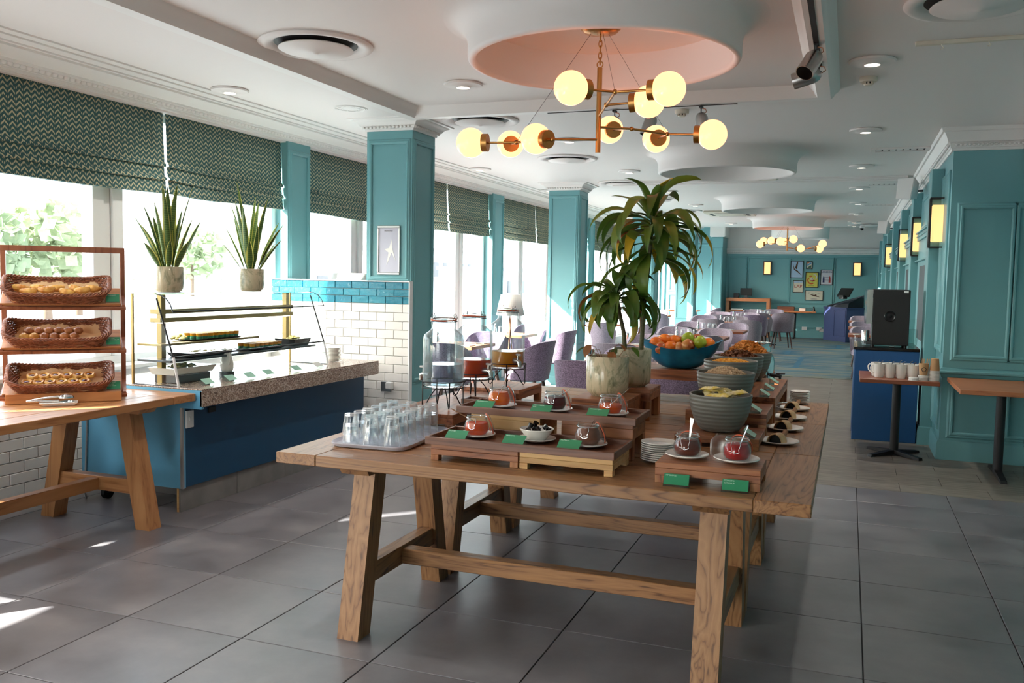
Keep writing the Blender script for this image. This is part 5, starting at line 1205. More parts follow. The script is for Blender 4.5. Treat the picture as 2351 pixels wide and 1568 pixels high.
for (p, l, sd, n, hm) in ((S1, 'nearer', 8, 19, .60), (S2, 'farther', 23, 18, .66)):
    so = MB().lathe([(0,0),(.07,0),(.098,.008),(.099,.011),(.068,.004),(0,.004)], 28).build('saucer', 'ceramic', None, 40, p); tag(so, 'white saucer under the %s snake plant pot' % l, 'saucer', 'saucers on the glass case')
    pot('%s marbled pot on top of the glass case' % l, (p[0], p[1], p[2]+.0045), .094, .168)
    snake('%s upright snake plant with yellow edged leaves above the glass case' % l, (p[0], p[1], p[2]+.14), sd, n, hm)
# lamps by the windows
def lamp(label, x, y, z, H, r0, r1, hs):
    t = thing('table_lamp', label, 'lamp', (x, y, z), 0, 'white shaded lamps by the windows')
    for k in range(3):
        a = k*2.09+.4; MB().cyl((.09*math.cos(a), .09*math.sin(a), 0), (-.02*math.cos(a), -.02*math.sin(a), H), .008, .008, 8).build('leg', 'copper_rod', t, 60)
    s_ = MB().lathe([(r0, H-.05), (r1, H-.05+hs)], 36).build('lamp_shade', 'shade_fabric', t, 60); s_.modifiers.new('t', 'SOLIDIFY').thickness = .003
    MB().lathe([(0, H-.02), (.02, H-.02), (.022, H+.03), (0, H+.05)], 12).build('bulb_holder', 'brass', t)
lamp('white cone shaded tripod lamp standing before the second window bay', .28, 6.5, .004, 1.10, .17, .12, .25)
lamp('broad cream shaded lamp peeping over the tiled half wall', -.42, 3.95, .0, 1.33, .215, .17, .24)
# ------------------------------------------------------------------ chandeliers
def dep(px, py, d): return CAM + ray(px, py)*d
CX, CY = 2.82, 1.03
GL = [Vector(p)-Vector((CX, CY, 0)) for p in ((2.853,.419,2.377),(3.273,.577,2.381),(3.13,.82,2.377),(2.166,.861,2.217),(2.166,1.454,2.296),(2.535,.854,2.223),(2.737,1.582,2.377),(2.993,1.674,2.329),(3.369,1.317,2.284))]
def rel(v): return v-Vector((CX, CY, 0))
JA, JB1, JB2, JC1, JC2 = rel(dep(1412, 211, 4.22)), rel(dep(1450, 296, 4.78)), rel(dep(1532, 308, 4.85)), rel(dep(1268, 320, 4.55)), rel(dep(1185, 327, 4.72))
def chandelier(label, x, y, rotz):
    t = thing('chandelier', label, 'chandelier', (x, y, 0), rotz, 'brass globe chandeliers')
    MB().lathe([(0, 2.83), (.10, 2.83), (.105, 2.805), (.085, 2.785), (.03, 2.776), (0, 2.776)], 36).build('canopy', 'brass', t, 40)
    MB().cyl((0, 0, 2.167), (0, 0, 2.605), .0135, .0135, 16).build('stem', 'brass', t, 40)
    for k in range(5):
        z = 2.77-.03*k; pts = [((.009*math.cos(a) if k % 2 else 0), (0 if k % 2 else .009*math.cos(a)), z-.012+.021*math.sin(a)) for a in [2*PI*i/12 for i in range(12)]]; MB().tube(pts, .0025, 6, True).build('chain_link', 'brass', t, 60)
    MB().tube([(.016*math.cos(a), 0, 2.622+.016*math.sin(a)) for a in [2*PI*i/16 for i in range(16)]], .003, 6, True).build('ring', 'brass', t, 60)
    RA, RB, RC = Vector((0, 0, 2.355)), Vector((0, 0, 2.30)), Vector((0, 0, 2.235)); JA2 = RA.lerp(JA, .5)
    segs = [(RA, JA), (RB, JB1), (JB1, JB2), (RC, JC1), (JC1, JC2)]
    gj = [JA, JA, JA2, JC2, JC2, JC1, JB1, JB2, JB2]
    for a, b in segs: MB().cyl(a, b, .0065, .0065, 10).build('arm', 'brass', t, 60)
    for j in (JA, JB1, JB2, JC1, JC2, JA2): MB().sphere(j, .0125, 12, 8).build('joint', 'brass', t, 60)
    for g, j in zip(GL, gj):
        d = (j-g).normalized(); c0 = g+d*.058; c1 = g+d*.094
        MB().cyl(c1, j, .006, .006, 10).build('arm', 'brass', t, 60)
        cp = MB().cyl(c0, c1, .047, .047, 28).build('globe_cup', 'brass', t, 40); MB().sphere(g, .079, 28, 18).build('globe', 'globe', cp, 80)
    for j in (JA, JB2, JC2): MB().tube([(j.x*.1, j.y*.1, 2.79), j], .0011, 4).build('suspension_wire', 'steel_dark', t)
    return t
c1 = chandelier('brass chandelier of nine glowing globes hanging over the buffet', CX, CY, 0)
dup(c1, (2.85, 15.8, 0), PI*1.04, 'distant brass globe chandelier hanging before the back wall')
# ------------------------------------------------------------------ ceiling fixtures
dl = thing('downlight', 'recessed ceiling downlight with a white ring', 'downlight', (0, 0, ZC), 0, 'recessed downlights')
MB().lathe([(.13, 0), (.135, -.006), (.13, -.016), (.06, -.02), (.045, -.03), (.04, -.018), (0, -.012)], 36).build('trim_ring', 'white_paint', dl, 40); MB().lathe([(0, -.0245), (.034, -.0245), (.036, -.019), (0, -.018)], 20).build('light_disc', 'downlight_disc', dl, 40)
DL = [(4.16, 2.23, 'right of the track lights'), (4.164, 4.78, 'right of the second ceiling drum'), (4.16, 7.29, 'third along the right wall'), (4.16, 9.73, 'fourth along the right wall'), (4.164, 12.17, 'fifth along the right wall'), (4.15, 14.58, 'sixth along the right wall'), (4.13, 16.9, 'farthest along the right wall'),
      (-.18, 1.87, 'above the window blinds before the first column'), (1.54, 2.16, 'left of the big drum'), (-.20, 6.64, 'above the blinds after the first column'), (1.52, 7.22, 'past the third round vent'), (-.19, 9.3, 'above the blinds near the second column'), (1.53, 9.75, 'fourth in the middle row'), (1.53, 12.2, 'fifth in the middle row'), (1.53, 14.7, 'sixth in the middle row'), (1.53, 17.2, 'last in the middle row')]
DL += [(1.53, -.4, 'above the front buffet table end'), (1.53, -2.9, 'behind the camera in the middle row'), (-.19, -.6, 'above the near blinds'), (1.53, 4.7, 'between the first and second drums'), (4.13, 18.2, 'added for fill before the back wall bay')]  # added for fill: repeats of the downlight grid, last one for the back wall
dsp = bpy.data.lights.new('downlight_lamp', 'SPOT'); dsp.energy = 24; dsp.spot_size = math.radians(135); dsp.spot_blend = 1; dsp.color = (1, .94, .86); dsp.shadow_soft_size = .05
for k, (x, y, l) in enumerate(DL):
    if k == 0: o = dl; dl.location = (x, y, ZC); dl['label'] = 'round recessed downlight '+l
    else: o = dup(dl, (x, y, ZC), 0, 'round recessed downlight '+l)
    lp = bpy.data.objects.new('downlight_lamp', dsp); COL.objects.link(lp); lp.location = (x, y, ZC-.034)
rv = thing('round_vent', 'x', 'vent', (0, 0, ZC), 0, 'round ceiling air vents')
MB().lathe([(.325, 0), (.33, -.008), (.32, -.018), (.295, -.022), (.255, -.012), (.24, .002)], 56).build('outer_ring', 'white_paint', rv, 40); MB().lathe([(.24, .0), (.19, -.001), (0, -.001)], 48).build('throat', 'black_matte', rv, 40); MB().lathe([(.215, -.03), (.21, -.024), (0, -.02)], 48).lathe([(.215, -.03), (.20, -.038), (.02, -.048), (.012, -.054), (0, -.055)], 48).build('centre_disc', 'white_paint', rv, 50)
VT = [(1.139, .96, 'nearest, left of the ceiling moulding'), (1.11, 3.50, 'above the first column capital'), (1.12, 5.97, 'between the first two columns'), (1.12, 8.5, 'by the second column'), (1.12, 11.0, 'fourth along the windows'), (1.12, 13.5, 'fifth along the windows'), (4.60, 1.15, 'at the upper right corner'), (4.45, 17.6, 'far end near the security camera')]
for k, (x, y, l) in enumerate(VT):
    if k == 0: rv.location = (x, y, ZC); rv['label'] = 'white round ceiling vent '+l
    else: dup(rv, (x, y, ZC), 0, 'white round ceiling vent '+l)
gv = thing('grille_vent', 'x', 'vent', (0, 0, ZC), 0, 'slatted ceiling grilles on the right')
MB().box(-.27, .27, -.12, -.085, -.014, 0).box(-.27, .27, .085, .12, -.014, 0).box(-.27, -.225, -.085, .085, -.014, 0).box(.225, .27, -.085, .085, -.014, 0).build('frame', 'white_paint', gv)
MB().box(-.225, .225, -.085, .085, -.002, -.0005).build('backing', 'black_matte', gv)
for k in range(7): MB().hexa([(-.22+k*.063, -.084, -.007), (-.2+k*.063, -.084, -.007), (-.2+k*.063, .084, -.007), (-.22+k*.063, .084, -.007)], [(-.2+k*.063, -.084, -.0025), (-.17+k*.063, -.084, -.0025), (-.17+k*.063, .084, -.0025), (-.2+k*.063, .084, -.0025)]).build('slat', 'white_paint', gv)
for k, (x, y, l) in enumerate(((4.50, 6.05, 'nearest the dark teal corner'), (4.50, 9.3, 'second along the right cornice'), (4.50, 12.6, 'third along the right cornice'))):
    if k == 0: gv.location = (x, y, ZC); gv['label'] = 'white slatted ceiling grille '+l
    else: dup(gv, (x, y, ZC), 0, 'white slatted ceiling grille '+l)
sm = thing('smoke_detector', 'cream smoke detector below the right hand downlight', 'smoke detector', (4.147, 2.70, ZC), 0, 'smoke detectors')
MB().lathe([(0,0),(.055,0),(.055,-.022),(.05,-.03),(0,-.03)], 28).build('base', 'cream_plastic', sm, 40)
for k in range(8): a = k*PI/4; MB().box(.028*math.cos(a)-.006, .028*math.cos(a)+.006, .028*math.sin(a)-.006, .028*math.sin(a)+.006, -.045, -.03).build('rib', 'cream_plastic', sm)
MB().lathe([(0,-.044),(.03,-.044),(.025,-.052),(0,-.054)], 20).build('cap', 'cream_plastic', sm, 40); MB().lathe([(.026,-.031),(.026,-.0435)], 20).build('sensor', 'black_matte', sm)
dup(sm, (2.81, 3.50, ZC), 0, 'cream smoke detector hanging behind the chandelier globes')
def spot(label, x, y, aim, z=ZC-.083):
    t = thing('track_spotlight', label, 'spotlight', (x, y, z), 0, 'brushed steel track spotlights')
    MB().box(-.012, .012, -.03, .03, -.012, 0).build('track_adapter', 'black_matte', t); MB().tube([(0, 0, -.01), (0, 0, -.04), (.012, 0, -.05)], .005, 8).build('stalk', 'steel_dark', t, 60); MB().tube([(0, .01, -.012), (.03, .012, -.02), (.035, .01, -.04), (.015, 0, -.055)], .003, 6).build('cable', 'copper_rod', t, 60)
    d = Vector(aim).normalized(); o = Vector((0, 0, -.055)); R = d.to_track_quat('Z', 'Y').to_matrix().to_4x4(); R.translation = o
    MB().xf(R).lathe([(0,-.012),(.022,-.01),(.038,.006),(.046,.03),(.046,.145),(.043,.145),(.042,.03),(.02,.006),(0,.004)], 28).build('head', 'steel', t, 40); MB().xf(R).lathe([(0,.05),(.041,.05)], 20).build('lamp', 'black_matte', t)
    return t
spot('upper steel spotlight on the right track, aimed down', RX1-.03, 1.42, (-.35, -.55, -.75)); spot('lower steel spotlight on the right track, aimed sideways', RX1-.03, 1.86, (-.95, .1, -.25))
spot('steel spotlight half hidden behind the leftmost lower globes', 2.42, RY1-.013, (-.1, .2, -1), ZC-.087); spot('steel spotlight behind the middle globes', 2.70, RY1-.013, (-.25, -.2, -.9), ZC-.087); spot('steel spotlight above the right end globe', 3.05, RY1-.013, (.12, .1, -1), ZC-.087)
cr_ = thing('ceiling_rail', 'white ceiling rail with two small hooks', 'rail', (4.37, 1.87, ZC))
MB().box(0, .9, -.014, .014, -.022, 0, .002).build('rail_body', 'cream_plastic', cr_)
for x in (.13, .36): MB().tube([(x, 0, -.022), (x+.004, 0, -.032), (x+.012, 0, -.04), (x+.004, 0, -.048), (x-.006, 0, -.044)], .0025, 6).build('hook', 'cream_plastic', cr_, 60)
ac = thing('ceiling_air_conditioner', 'cream ceiling cassette air conditioner behind the second drum', 'air conditioner', (2.75, 7.75, ZC))
MB().box(-.45, .45, -.45, .45, -.05, 0, .02).build('housing', 'cream_plastic', ac); MB().box(-.27, .27, -.27, .27, -.056, -.05, .002).build('grille', 'cream_plastic', ac)
for s in (-1, 1): MB().box(-.25, .25, s*.33-.03, s*.33+.03, -.053, -.0495).build('outlet', 'black_matte', ac); MB().box(s*.33-.03, s*.33+.03, -.25, .25, -.053, -.0495).build('outlet', 'black_matte', ac)
dup(ac, (1.9, 14.0, ZC), 0, 'far ceiling cassette air conditioner left of the fourth drum')
def rose(x, y):
    m = MB()
    for (r, h) in ((.13, .008), (.115, .012), (.07, .01)): m.tube([(r*math.cos(a), r*math.sin(a), 0) for a in [2*PI*i/36 for i in range(36)]], h*.6, 6, True)
    for k in range(8): a = k*PI/4; m.sphere((.092*math.cos(a), .092*math.sin(a), 0), .014, 8, 6, (1, 1, .6))
    m.lathe([(.13, .0), (.05, -.005), (0, -.012)], 28); o = m.build('ceiling_rose', 'cornice_white', ce, 60, (x, y, ZC)); o['kind'] = 'stuff'
rose(.30, 2.75)
# ------------------------------------------------------------------ wall speakers, sconces, security camera
def wspeaker(l, x, y, z, s=1):
    t = thing('wall_speaker', l, 'speaker', (x, y, z), 0, 'white wall speakers'); t.rotation_euler = (math.radians(-10), 0, math.radians(-35))
    MB().hexa([(-.10, -.1, -.12), (.09, -.1, -.14), (.07, .05, -.09), (-.07, .05, -.08)], [(-.11, -.1, .12), (.10, -.1, .12), (.07, .05, .09), (-.07, .05, .09)]).build('cabinet', 'white_plastic', t)
    MB().hexa([(-.095, -.108, -.112), (.085, -.108, -.13), (.085, -.1005, -.13), (-.095, -.1005, -.112)], [(-.105, -.108, .112), (.095, -.108, .112), (.095, -.1005, .112), (-.105, -.1005, .112)]).build('grille', 'white_paint', t); MB().cyl((0, .05, 0), (.06, .16, .03), .012, .012, 8).build('bracket', 'black_matte', t)
wspeaker('white speaker on the long teal wall nearest the panelled corner', 4.70, 7.85, 2.60); wspeaker('farther white speaker on the long teal wall', 4.70, 15.4, 2.60)
def sconce(l, x, y, z, rz):
    t = thing('wall_lantern', l, 'wall lamp', (x, y, z), rz, 'black framed lantern wall lamps'); w, d, h = .075, .085, .225
    m = MB()
    for a in (-1, 1):
        for b in (0, -1): MB().box(a*w-.008, a*w+.008, b*d*1.0-.008, b*d+.008, -h, h).build('frame_bar', 'black_metal', t)
        for zz in (-h, h): MB().box(-w-.006, w+.006, (0 if a > 0 else -d)-.006, (0 if a > 0 else -d)+.006, zz-.006, zz+.006).build('frame_bar', 'black_metal', t); MB().box(a*w-.006, a*w+.006, -d+.006, -.006, zz-.006, zz+.006).build('frame_bar', 'black_metal', t)
    MB().box(-w+.013, w-.013, -d+.016, -.010, -h+.05, h-.06, .008).build('lamp_shade', 'sconce_light', t); MB().box(-.04, .04, -.008, .004, -.06, .06).build('wall_plate', 'black_metal', t)
sconce('lit lantern wall lamp on the pilaster beside the dark teal wall', 4.835, 5.628, 2.08, 0); sconce('lit lantern wall lamp on the pilaster above the coffee machine', 4.815, 10.785, 2.08, 0); sconce('narrow lit lantern wall lamp seen edge on between the two pilaster lamps', 4.838, 8.205, 2.08, 0); sconce('lit lantern wall lamp farthest down the long teal wall', 4.81, 15.955, 2.08, 0)
def bsconce(l, x):
    t = thing('wall_light', l, 'wall lamp', (x, YB-.001, 1.90), 0, 'dark framed wall lights on the back wall')
    MB().box(-.11, -.085, -.12, 0, -.185, .185, .003).box(.085, .11, -.12, 0, -.185, .185, .003).box(-.085, .085, -.12, 0, -.185, -.165).box(-.085, .085, -.12, 0, .165, .185).build('frame', 'walnut_dark', t); MB().box(-.08, .08, -.11, -.02, -.16, .16, .006).build('lamp_shade', 'sconce_light', t)
bsconce('lit wooden framed wall light left of the framed prints', 1.94); bsconce('lit wooden framed wall light right of the framed prints', 4.27)
sc = thing('security_camera', 'small dome security camera on the far ceiling', 'camera', (4.30, 18.3, ZC)); MB().lathe([(0,0),(.05,0),(.05,-.05),(.04,-.06),(0,-.06)], 20).build('mount', 'white_plastic', sc, 40); MB().sphere((0, -.01, -.075), .04, 16, 10).build('dome', 'black_gloss', sc, 60)
# ------------------------------------------------------------------ dining chairs and tables
def chair_meshes(mat):
    TH = math.radians(108); n = 22; m = MB()
    def top(th): q = abs(th)/TH; return .82-.02*q-.17*max(0, q-.35)**1.6/.65**1.6
    def P(th, v, out):
        h = top(th); z = .39+(h-.39)*v; r = (.225+.03*v) if out else (.185+.035*v); sq = 1+.10*(abs(math.sin(2*th)))**2
        lean = .05*v*math.cos(th)
        return (math.sin(th)*r*1.02*sq, -math.cos(th)*r*sq-lean+.02, z)
    rows = 8; o_, i_ = [], []
    for k in range(n+1):
        th = -TH+2*TH*k/n
        o_.append([m.av(P(th, v/rows, True)) for v in range(rows+1)]); i_.append([m.av(P(th, v/rows, False)) for v in range(rows+1)])
    for k in range(n):
        for v in range(rows): m.f.append([o_[k][v], o_[k+1][v], o_[k+1][v+1], o_[k][v+1]]); m.f.append([i_[k][v], i_[k][v+1], i_[k+1][v+1], i_[k+1][v]])
        m.f.append([o_[k][rows], o_[k+1][rows], i_[k+1][rows], i_[k][rows]]); m.f.append([o_[k][0], i_[k][0], i_[k+1][0], o_[k+1][0]])
    for k in (0, n):
        for v in range(rows): m.f.append([o_[k][v], o_[k][v+1], i_[k][v+1], i_[k][v]])
    shell = m.mesh('backrest', mat, 60)
    s = MB().lathe([(0,.37),(.20,.37),(.222,.385),(.224,.43),(.21,.458),(.12,.468),(0,.47)], 32, (0, .03, 0), 1.02, 1.05).mesh('seat', mat, 50)
    legs = []
    for a in (-1, 1):
        for b in (-1, 1): legs.append(MB().cyl((a*.14, .03+b*.14, .375), (a*.20, .03+b*.20, 0), .021, .011, 10).mesh('leg', 'walnut_dark', 60))
    return shell, s, legs
CHM = {k: chair_meshes(k) for k in ('chair_grey', 'chair_purple', 'chair_lilac')}
CNAME = {'chair_grey': 'mauve grey', 'chair_purple': 'purple ribbed', 'chair_lilac': 'pale lilac'}
def chair(x, y, rz, kind, where_):
    t = thing('tub_chair', '%s tub chair %s' % (CNAME[kind], where_), 'chair', (x, y, .004), rz, 'upholstered tub chairs in the dining area')
    sh, se, lg = CHM[kind]; link('backrest', sh, t); link('seat', se, t)
    for l in lg: link('leg', l, t)
    return t
def ptable(l, x0, x1, y0, y1, h=.735, mat='redwood', rz=0, base='x', zf=.004):
    t = thing('dining_table', l, 'table', ((x0+x1)/2, (y0+y1)/2, zf), rz, 'pedestal dining tables'); w, d = (x1-x0)/2, (y1-y0)/2
    MB().box(-w, w, -d, d, h-.035, h, .003).build('table_top', mat, t); MB().cyl((0, 0, .03), (0, 0, h-.05), .036, .036, 18).build('column', 'black_metal', t, 40); MB().box(-.16, .16, -.16, .16, h-.05, h-.0355).build('top_plate', 'black_metal', t)
    for a in ((45, 135) if base == 'x' else (90,)):
        q = math.radians(a)
        for s in (0, PI):
            c, n_ = math.cos(q+s), math.sin(q+s); pv = Vector((-n_, c, 0))*.028; e = Vector((c, n_, 0)); L = min(.34, max(w, d)*.8)
            lo = [e*.0-pv, e*L-pv*.8, e*L+pv*.8, e*.0+pv]; MB().hexa([(p.x, p.y, .012 if i in (0, 3) else .0) for i, p in enumerate(lo)], [(p.x*.98, p.y*.98, .05 if i in (0, 3) else .022) for i, p in enumerate(lo)]).build('base_arm', 'black_metal', t)
    return t
wgm = MB().lathe([(0,.10),(.028,.10),(.031,.095),(.036,.05),(.033,0),(.031,0),(.034,.05),(.029,.092),(0,.092)], 18).mesh('tumbler', 'tumbler', 50)
skm = MB().lathe([(0,0),(.022,0),(.022,.05),(.012,.075),(.014,.09),(.016,.11),(.01,.125),(0,.127)], 16).mesh('pepper_mill', 'chrome', 40)
npm = MB().box(-.05, .05, -.09, .09, 0, .008, .003).mesh('napkin', 'ceramic', None)
def settings(x0, x1, y0, y1, z, who, n=3):
    cx, cy = (x0+x1)/2, (y0+y1)/2
    for k in range(n): o = link('tumbler', wgm, None, (cx-.1+.085*k, cy+.05*(k % 2), z)); tag(o, 'upturned clear glass in the cluster on '+who, 'tumbler', 'upturned glasses on the dining tables')
    o = link('pepper_mill', skm, None, (cx-.19, cy+.02, z)); tag(o, 'steel pepper mill on '+who, 'pepper mill', 'pepper mills on the dining tables')
    for s in (-1, 1):
        for q in (-1, 1): o = link('napkin', npm, None, (cx+q*.30, cy+s*(y1-y0)*.3, z)); tag(o, 'folded white napkin at a corner place of '+who, 'napkin', 'folded napkins on the dining tables')
ROW = [('the dining table right behind the buffet', 1.78, 3.15, 4.05, 4.75, (('chair_purple', 1.98, 3.86, 0), ('chair_purple', 2.78, 3.62, .1), ('chair_purple', 2.05, 5.12, PI), ('chair_lilac', 2.8, 5.12, PI))),
       ('the second dining table from the buffet', 1.55, 2.55, 6.35, 7.0, (('chair_grey', 1.75, 5.98, 0), ('chair_grey', 2.32, 5.98, 0), ('chair_lilac', 1.75, 7.36, PI), ('chair_lilac', 2.32, 7.36, PI))),
       ('the third dining table from the buffet', 1.55, 2.55, 8.55, 9.2, (('chair_grey', 1.7, 8.1, 0), ('chair_grey', 2.35, 8.1, .1), ('chair_lilac', 1.72, 9.42, PI), ('chair_lilac', 2.3, 9.42, PI))),
       ('the fourth dining table from the buffet', 1.5, 2.6, 10.45, 11.1, (('chair_grey', 1.7, 10.14, 0), ('chair_lilac', 1.62, 11.4, PI), ('chair_lilac', 2.32, 11.42, PI))),
       ('the fifth dining table from the buffet', 1.45, 2.55, 13.5, 14.15, (('chair_grey', 1.72, 13.25, 0), ('chair_grey', 2.37, 13.28, 0), ('chair_lilac', 1.4, 14.4, PI), ('chair_grey', 2.0, 14.5, PI))),
       ('the sixth dining table from the buffet', 1.4, 2.5, 15.95, 16.6, (('chair_grey', 1.62, 15.6, 0), ('chair_purple', 2.26, 15.85, 0), ('chair_lilac', 1.4, 16.8, PI), ('chair_lilac', 2.0, 16.9, PI))),
       ('the last dining table before console', 1.75, 2.75, 18.2, 18.85, (('chair_grey', 2.69, 17.75, .25), ('chair_grey', 2.22, 17.45, -.2), ('chair_lilac', 1.85, 19.4, PI), ('chair_lilac', 2.3, 20.2, PI), ('chair_purple', 1.75, 17.8, 0)))]
for (who, x0, x1, y0, y1, chs) in ROW:
    ptable('wooden pedestal table, '+who.replace('the ', '', 1), x0, x1, y0, y1); settings(x0, x1, y0, y1, .7395, who)
    for k, (kind, x, y, rz) in enumerate(chs): chair(x, y, rz, kind, ('with back to camera' if abs(rz) < 1 else 'facing camera')+', %s side of %s' % ('window' if x < (x0+x1)/2 else 'aisle', who.replace('the ', '')))
WIN = [('the window table before the second column', -.55, .25, 5.4, 6.1, ((.15, 5.0, 0), (-.45, 5.05, .1), (.8, 5.75, PI/2), (-.1, 6.55, PI))), ('the window table beside the second column', -.6, .05, 7.55, 8.2, ((-.25, 7.15, 0), (.42, 7.85, PI/2), (-.25, 8.65, PI))), ('the window table past the second column', -.5, .4, 10.9, 11.6, ((-.34, 10.5, 0), (.32, 10.5, 0), (.85, 11.25, PI/2))), ('the window table past the third column', -.5, .4, 15.6, 16.3, ((-.2, 15.2, 0), (.3, 15.2, 0), (.0, 16.7, PI))), ('the window table past the fourth column', -.45, .4, 19.9, 20.5, ((.2, 19.5, 0), (.7, 20.2, PI/2)))]
for (who, x0, x1, y0, y1, chs) in WIN:
    ptable('wooden pedestal table, '+who.replace('the ', '', 1), x0, x1, y0, y1, mat='console_wood'); settings(x0, x1, y0, y1, .7395, who, 2)
    for (x, y, rz) in chs: chair(x, y, rz, 'chair_purple' if y < 9 else 'chair_lilac', '%s, %s side of %s' % ('with back to camera' if rz < .5 else ('turned sideways' if rz < 2 else 'facing camera'), 'glass' if x < (x0+x1)/2 else 'room', who.replace('the ', '')))
for k, (y, l) in enumerate(((10.9, 'first'), (13.2, 'second'), (16.0, 'third'))):
    who = 'the %s small table along the right wall' % l
    ptable('small red wood pedestal table, %s along the right wall' % l, 4.10, 4.70, y, y+.6, base='l', zf=0 if y < 11.3 else .004); chair(4.38, y+.78, PI, 'chair_lilac', 'facing camera at '+who)
    o = link('napkin', npm, None, (4.22, y+.14, .7395 if y > 11.3 else .7355)); tag(o, 'white napkin on the %s right wall table' % l, 'napkin', 'napkins on the right wall tables')
# ------------------------------------------------------------------ coffee station on the right
cb = thing('coffee_cabinet', 'bright blue cabinet with black worktop under the coffee machine', 'cabinet', (4.45, 6.13, 0))
MB().box(-.285, .285, -.48, .5, 0, .872, .003).build('cabinet_body', 'blue_cabinet', cb); MB().box(-.295, .288, -.486, .5, .8725, .900, .003).build('worktop', 'black_gloss', cb)
for y in (-.2, .15): MB().box(-.29, -.2855, y-.17, y+.17, .06, .84, .002).build('door', 'blue_cabinet', cb)
cm = thing('coffee_machine', 'tall matte black coffee machine with a round side grille', 'coffee machine', (4.455, 6.0, .9005))
MB().box(-.145, .185, -.25, .25, .018, .555, .006).build('body', 'black_matte', cm); MB().prism([(-.146, -.248), (-.146, .248), (-.20, .20), (-.215, .0), (-.20, -.20)], 'z', .22, .55).build('door', 'black_gloss', cm)
MB().box(-.215, -.1455, -.16, .16, .018, .05, .003).build('drip_tray', 'steel_dark', cm)
MB().xf(Matrix.Translation((.01, -.2505, .30)) @ Matrix.Rotation(PI/2, 4, 'X')).lathe([(.05,0),(.052,.004),(.048,.007),(.03,.004),(.012,.006),(0,.006)], 32).build('fan_grille', 'black_gloss', cm, 40)
MB().box(.125, .165, -.2525, -.2505, .525, .545).build('badge', 'white_plastic', cm)
for x in (-.13, .16):
    for y in (-.22, .22): MB().cyl((x, y, 0), (x, y, .0185), .014, .014, 10).build('foot', 'black_metal', cm)
for z in (.26, .49): MB().box(-.152, -.144, -.256, -.248, z-.018, z+.018, .002).build('hinge', 'steel_dark', cm)
MB().cyl((.02, -.24, .006), (.06, -.24, .006), .005, .005, 8).build('cable_clip', 'chrome', cm)
def simple(n, l, cat, mat, prof, loc, seg=20, sm=45): return tag(MB().lathe(prof, seg).build(n, mat, None, sm, loc), l, cat)
simple('steel_canister', 'polished steel canister under the coffee machine spout', 'canister', 'chrome', [(0,0),(.036,0),(.036,.1),(.034,.105),(0,.105)], (4.255, 5.84, .951))
simple('glass_jar', 'round glass jar of sugar on the coffee station', 'jar', 'jar_glass', [(0,0),(.04,0),(.05,.02),(.05,.06),(.03,.08),(.03,.09),(0,.09)], (4.21, 5.73, .9005)); simple('glass_jar', 'second glass jar behind the sugar jar on the coffee station', 'jar', 'jar_glass', [(0,0),(.035,0),(.042,.02),(.042,.09),(.03,.11),(0,.115)], (4.20, 5.95, .9005))
simple('water_bottle', 'clear blue water tank behind the coffee machine', 'bottle', 'acrylic', [(0,0),(.035,0),(.04,.02),(.045,.14),(.04,.17),(0,.17)], (4.69, 6.0, .9005))
MB().box(4.645, 4.735, 6.3, 6.32, .9005, 1.16).build('menu_board', 'case_glass') and None
tag(bpy.data.objects['menu_board'], 'clear acrylic board beside the coffee machine', 'board')
# mug table
mt = ptable('small red wood pedestal table of white mugs beside the blue cabinet', 4.205, 4.83, 4.60, 5.33, .70, 'redwood', zf=0)
mugb = MB().lathe([(0,0),(.033,0),(.036,.004),(.042,.06),(.046,.12),(.0435,.12),(.04,.06),(.033,.008),(0,.008)], 24).mesh('mug_body', 'ceramic', 45); mugh = MB().tube([(-.041,0,.1), (-.062,0,.1), (-.072,0,.08), (-.066,0,.05), (-.039,0,.024)], .0062, 8).mesh('handle', 'ceramic', 60)
for j in range(2):
    for i in range(5):
        m_ = thing('mug', '%s white mug from the window side in the %s row on the mug table' % (('first', 'second', 'third', 'fourth', 'fifth')[i], ('front', 'back')[j]), 'mug', (4.36+.088*i-.02*j, 4.78+.12*j, .7005), -.25+random.uniform(-.3, .3), 'white mugs on the small table'); link('mug_body', mugb, m_); link('handle', mugh, m_)
        tb = MB().tube([(0,0,.10), (.006,0,.135), (.02,.004,.142)], .003, 5).build('spoon_tip', 'steel_dark', None, 60, (m_.location.x+.01, m_.location.y+.012, .7005)); tag(tb, 'dark spoon tip poking out of the %s mug in the %s row' % (('first', 'second', 'third', 'fourth', 'fifth')[i], ('front', 'back')[j]), 'spoon', 'spoons in the white mugs')
def pcup(l, x, y, z, inv, nstack, sleeve=True):
    t = thing('paper_cup', l, 'cup', (x, y, z)); r0, r1, h = .030, .040, .10
    pr_ = [(0, 0), (r0, 0), (r1, h), (r1-.002, h), (0, .01)] if not inv else [(0, h), (r0, h), (r1, 0), (r1-.002, 0), (0, h-.006)]
    b_ = MB().lathe([(a, c+nstack*.011) for a, c in pr_], 24).build('cup_body', 'kraft', t, 40)
    for k in range(nstack): MB().lathe([(r1-.003, k*.011), (r1+.001, k*.011+.001), (r1+.001, k*.011+.0085), (r1-.003, k*.011+.0105)], 24).build('nested_rim', 'ceramic', t, 40)
    return t, b_
t1, b1 = pcup('kraft paper cup full of wooden stirrers on nested white rims', 4.705, 4.70, .7005, False, 4)
lg = MB().xf(Matrix.Translation((0, -.0385, .095)) @ Matrix.Rotation(math.radians(84), 4, 'X')).lathe([(0,.0022),(.019,.0022),(.019,0),(0,0)], 24).build('logo_ring', 'ink_black', b1); MB().xf(Matrix.Translation((0, -.0402, .095)) @ Matrix.Rotation(math.radians(84), 4, 'X')).lathe([(0,.0022),(.0145,.0022),(.0145,0),(0,0)], 20).build('logo_disc', 'kraft', t1)
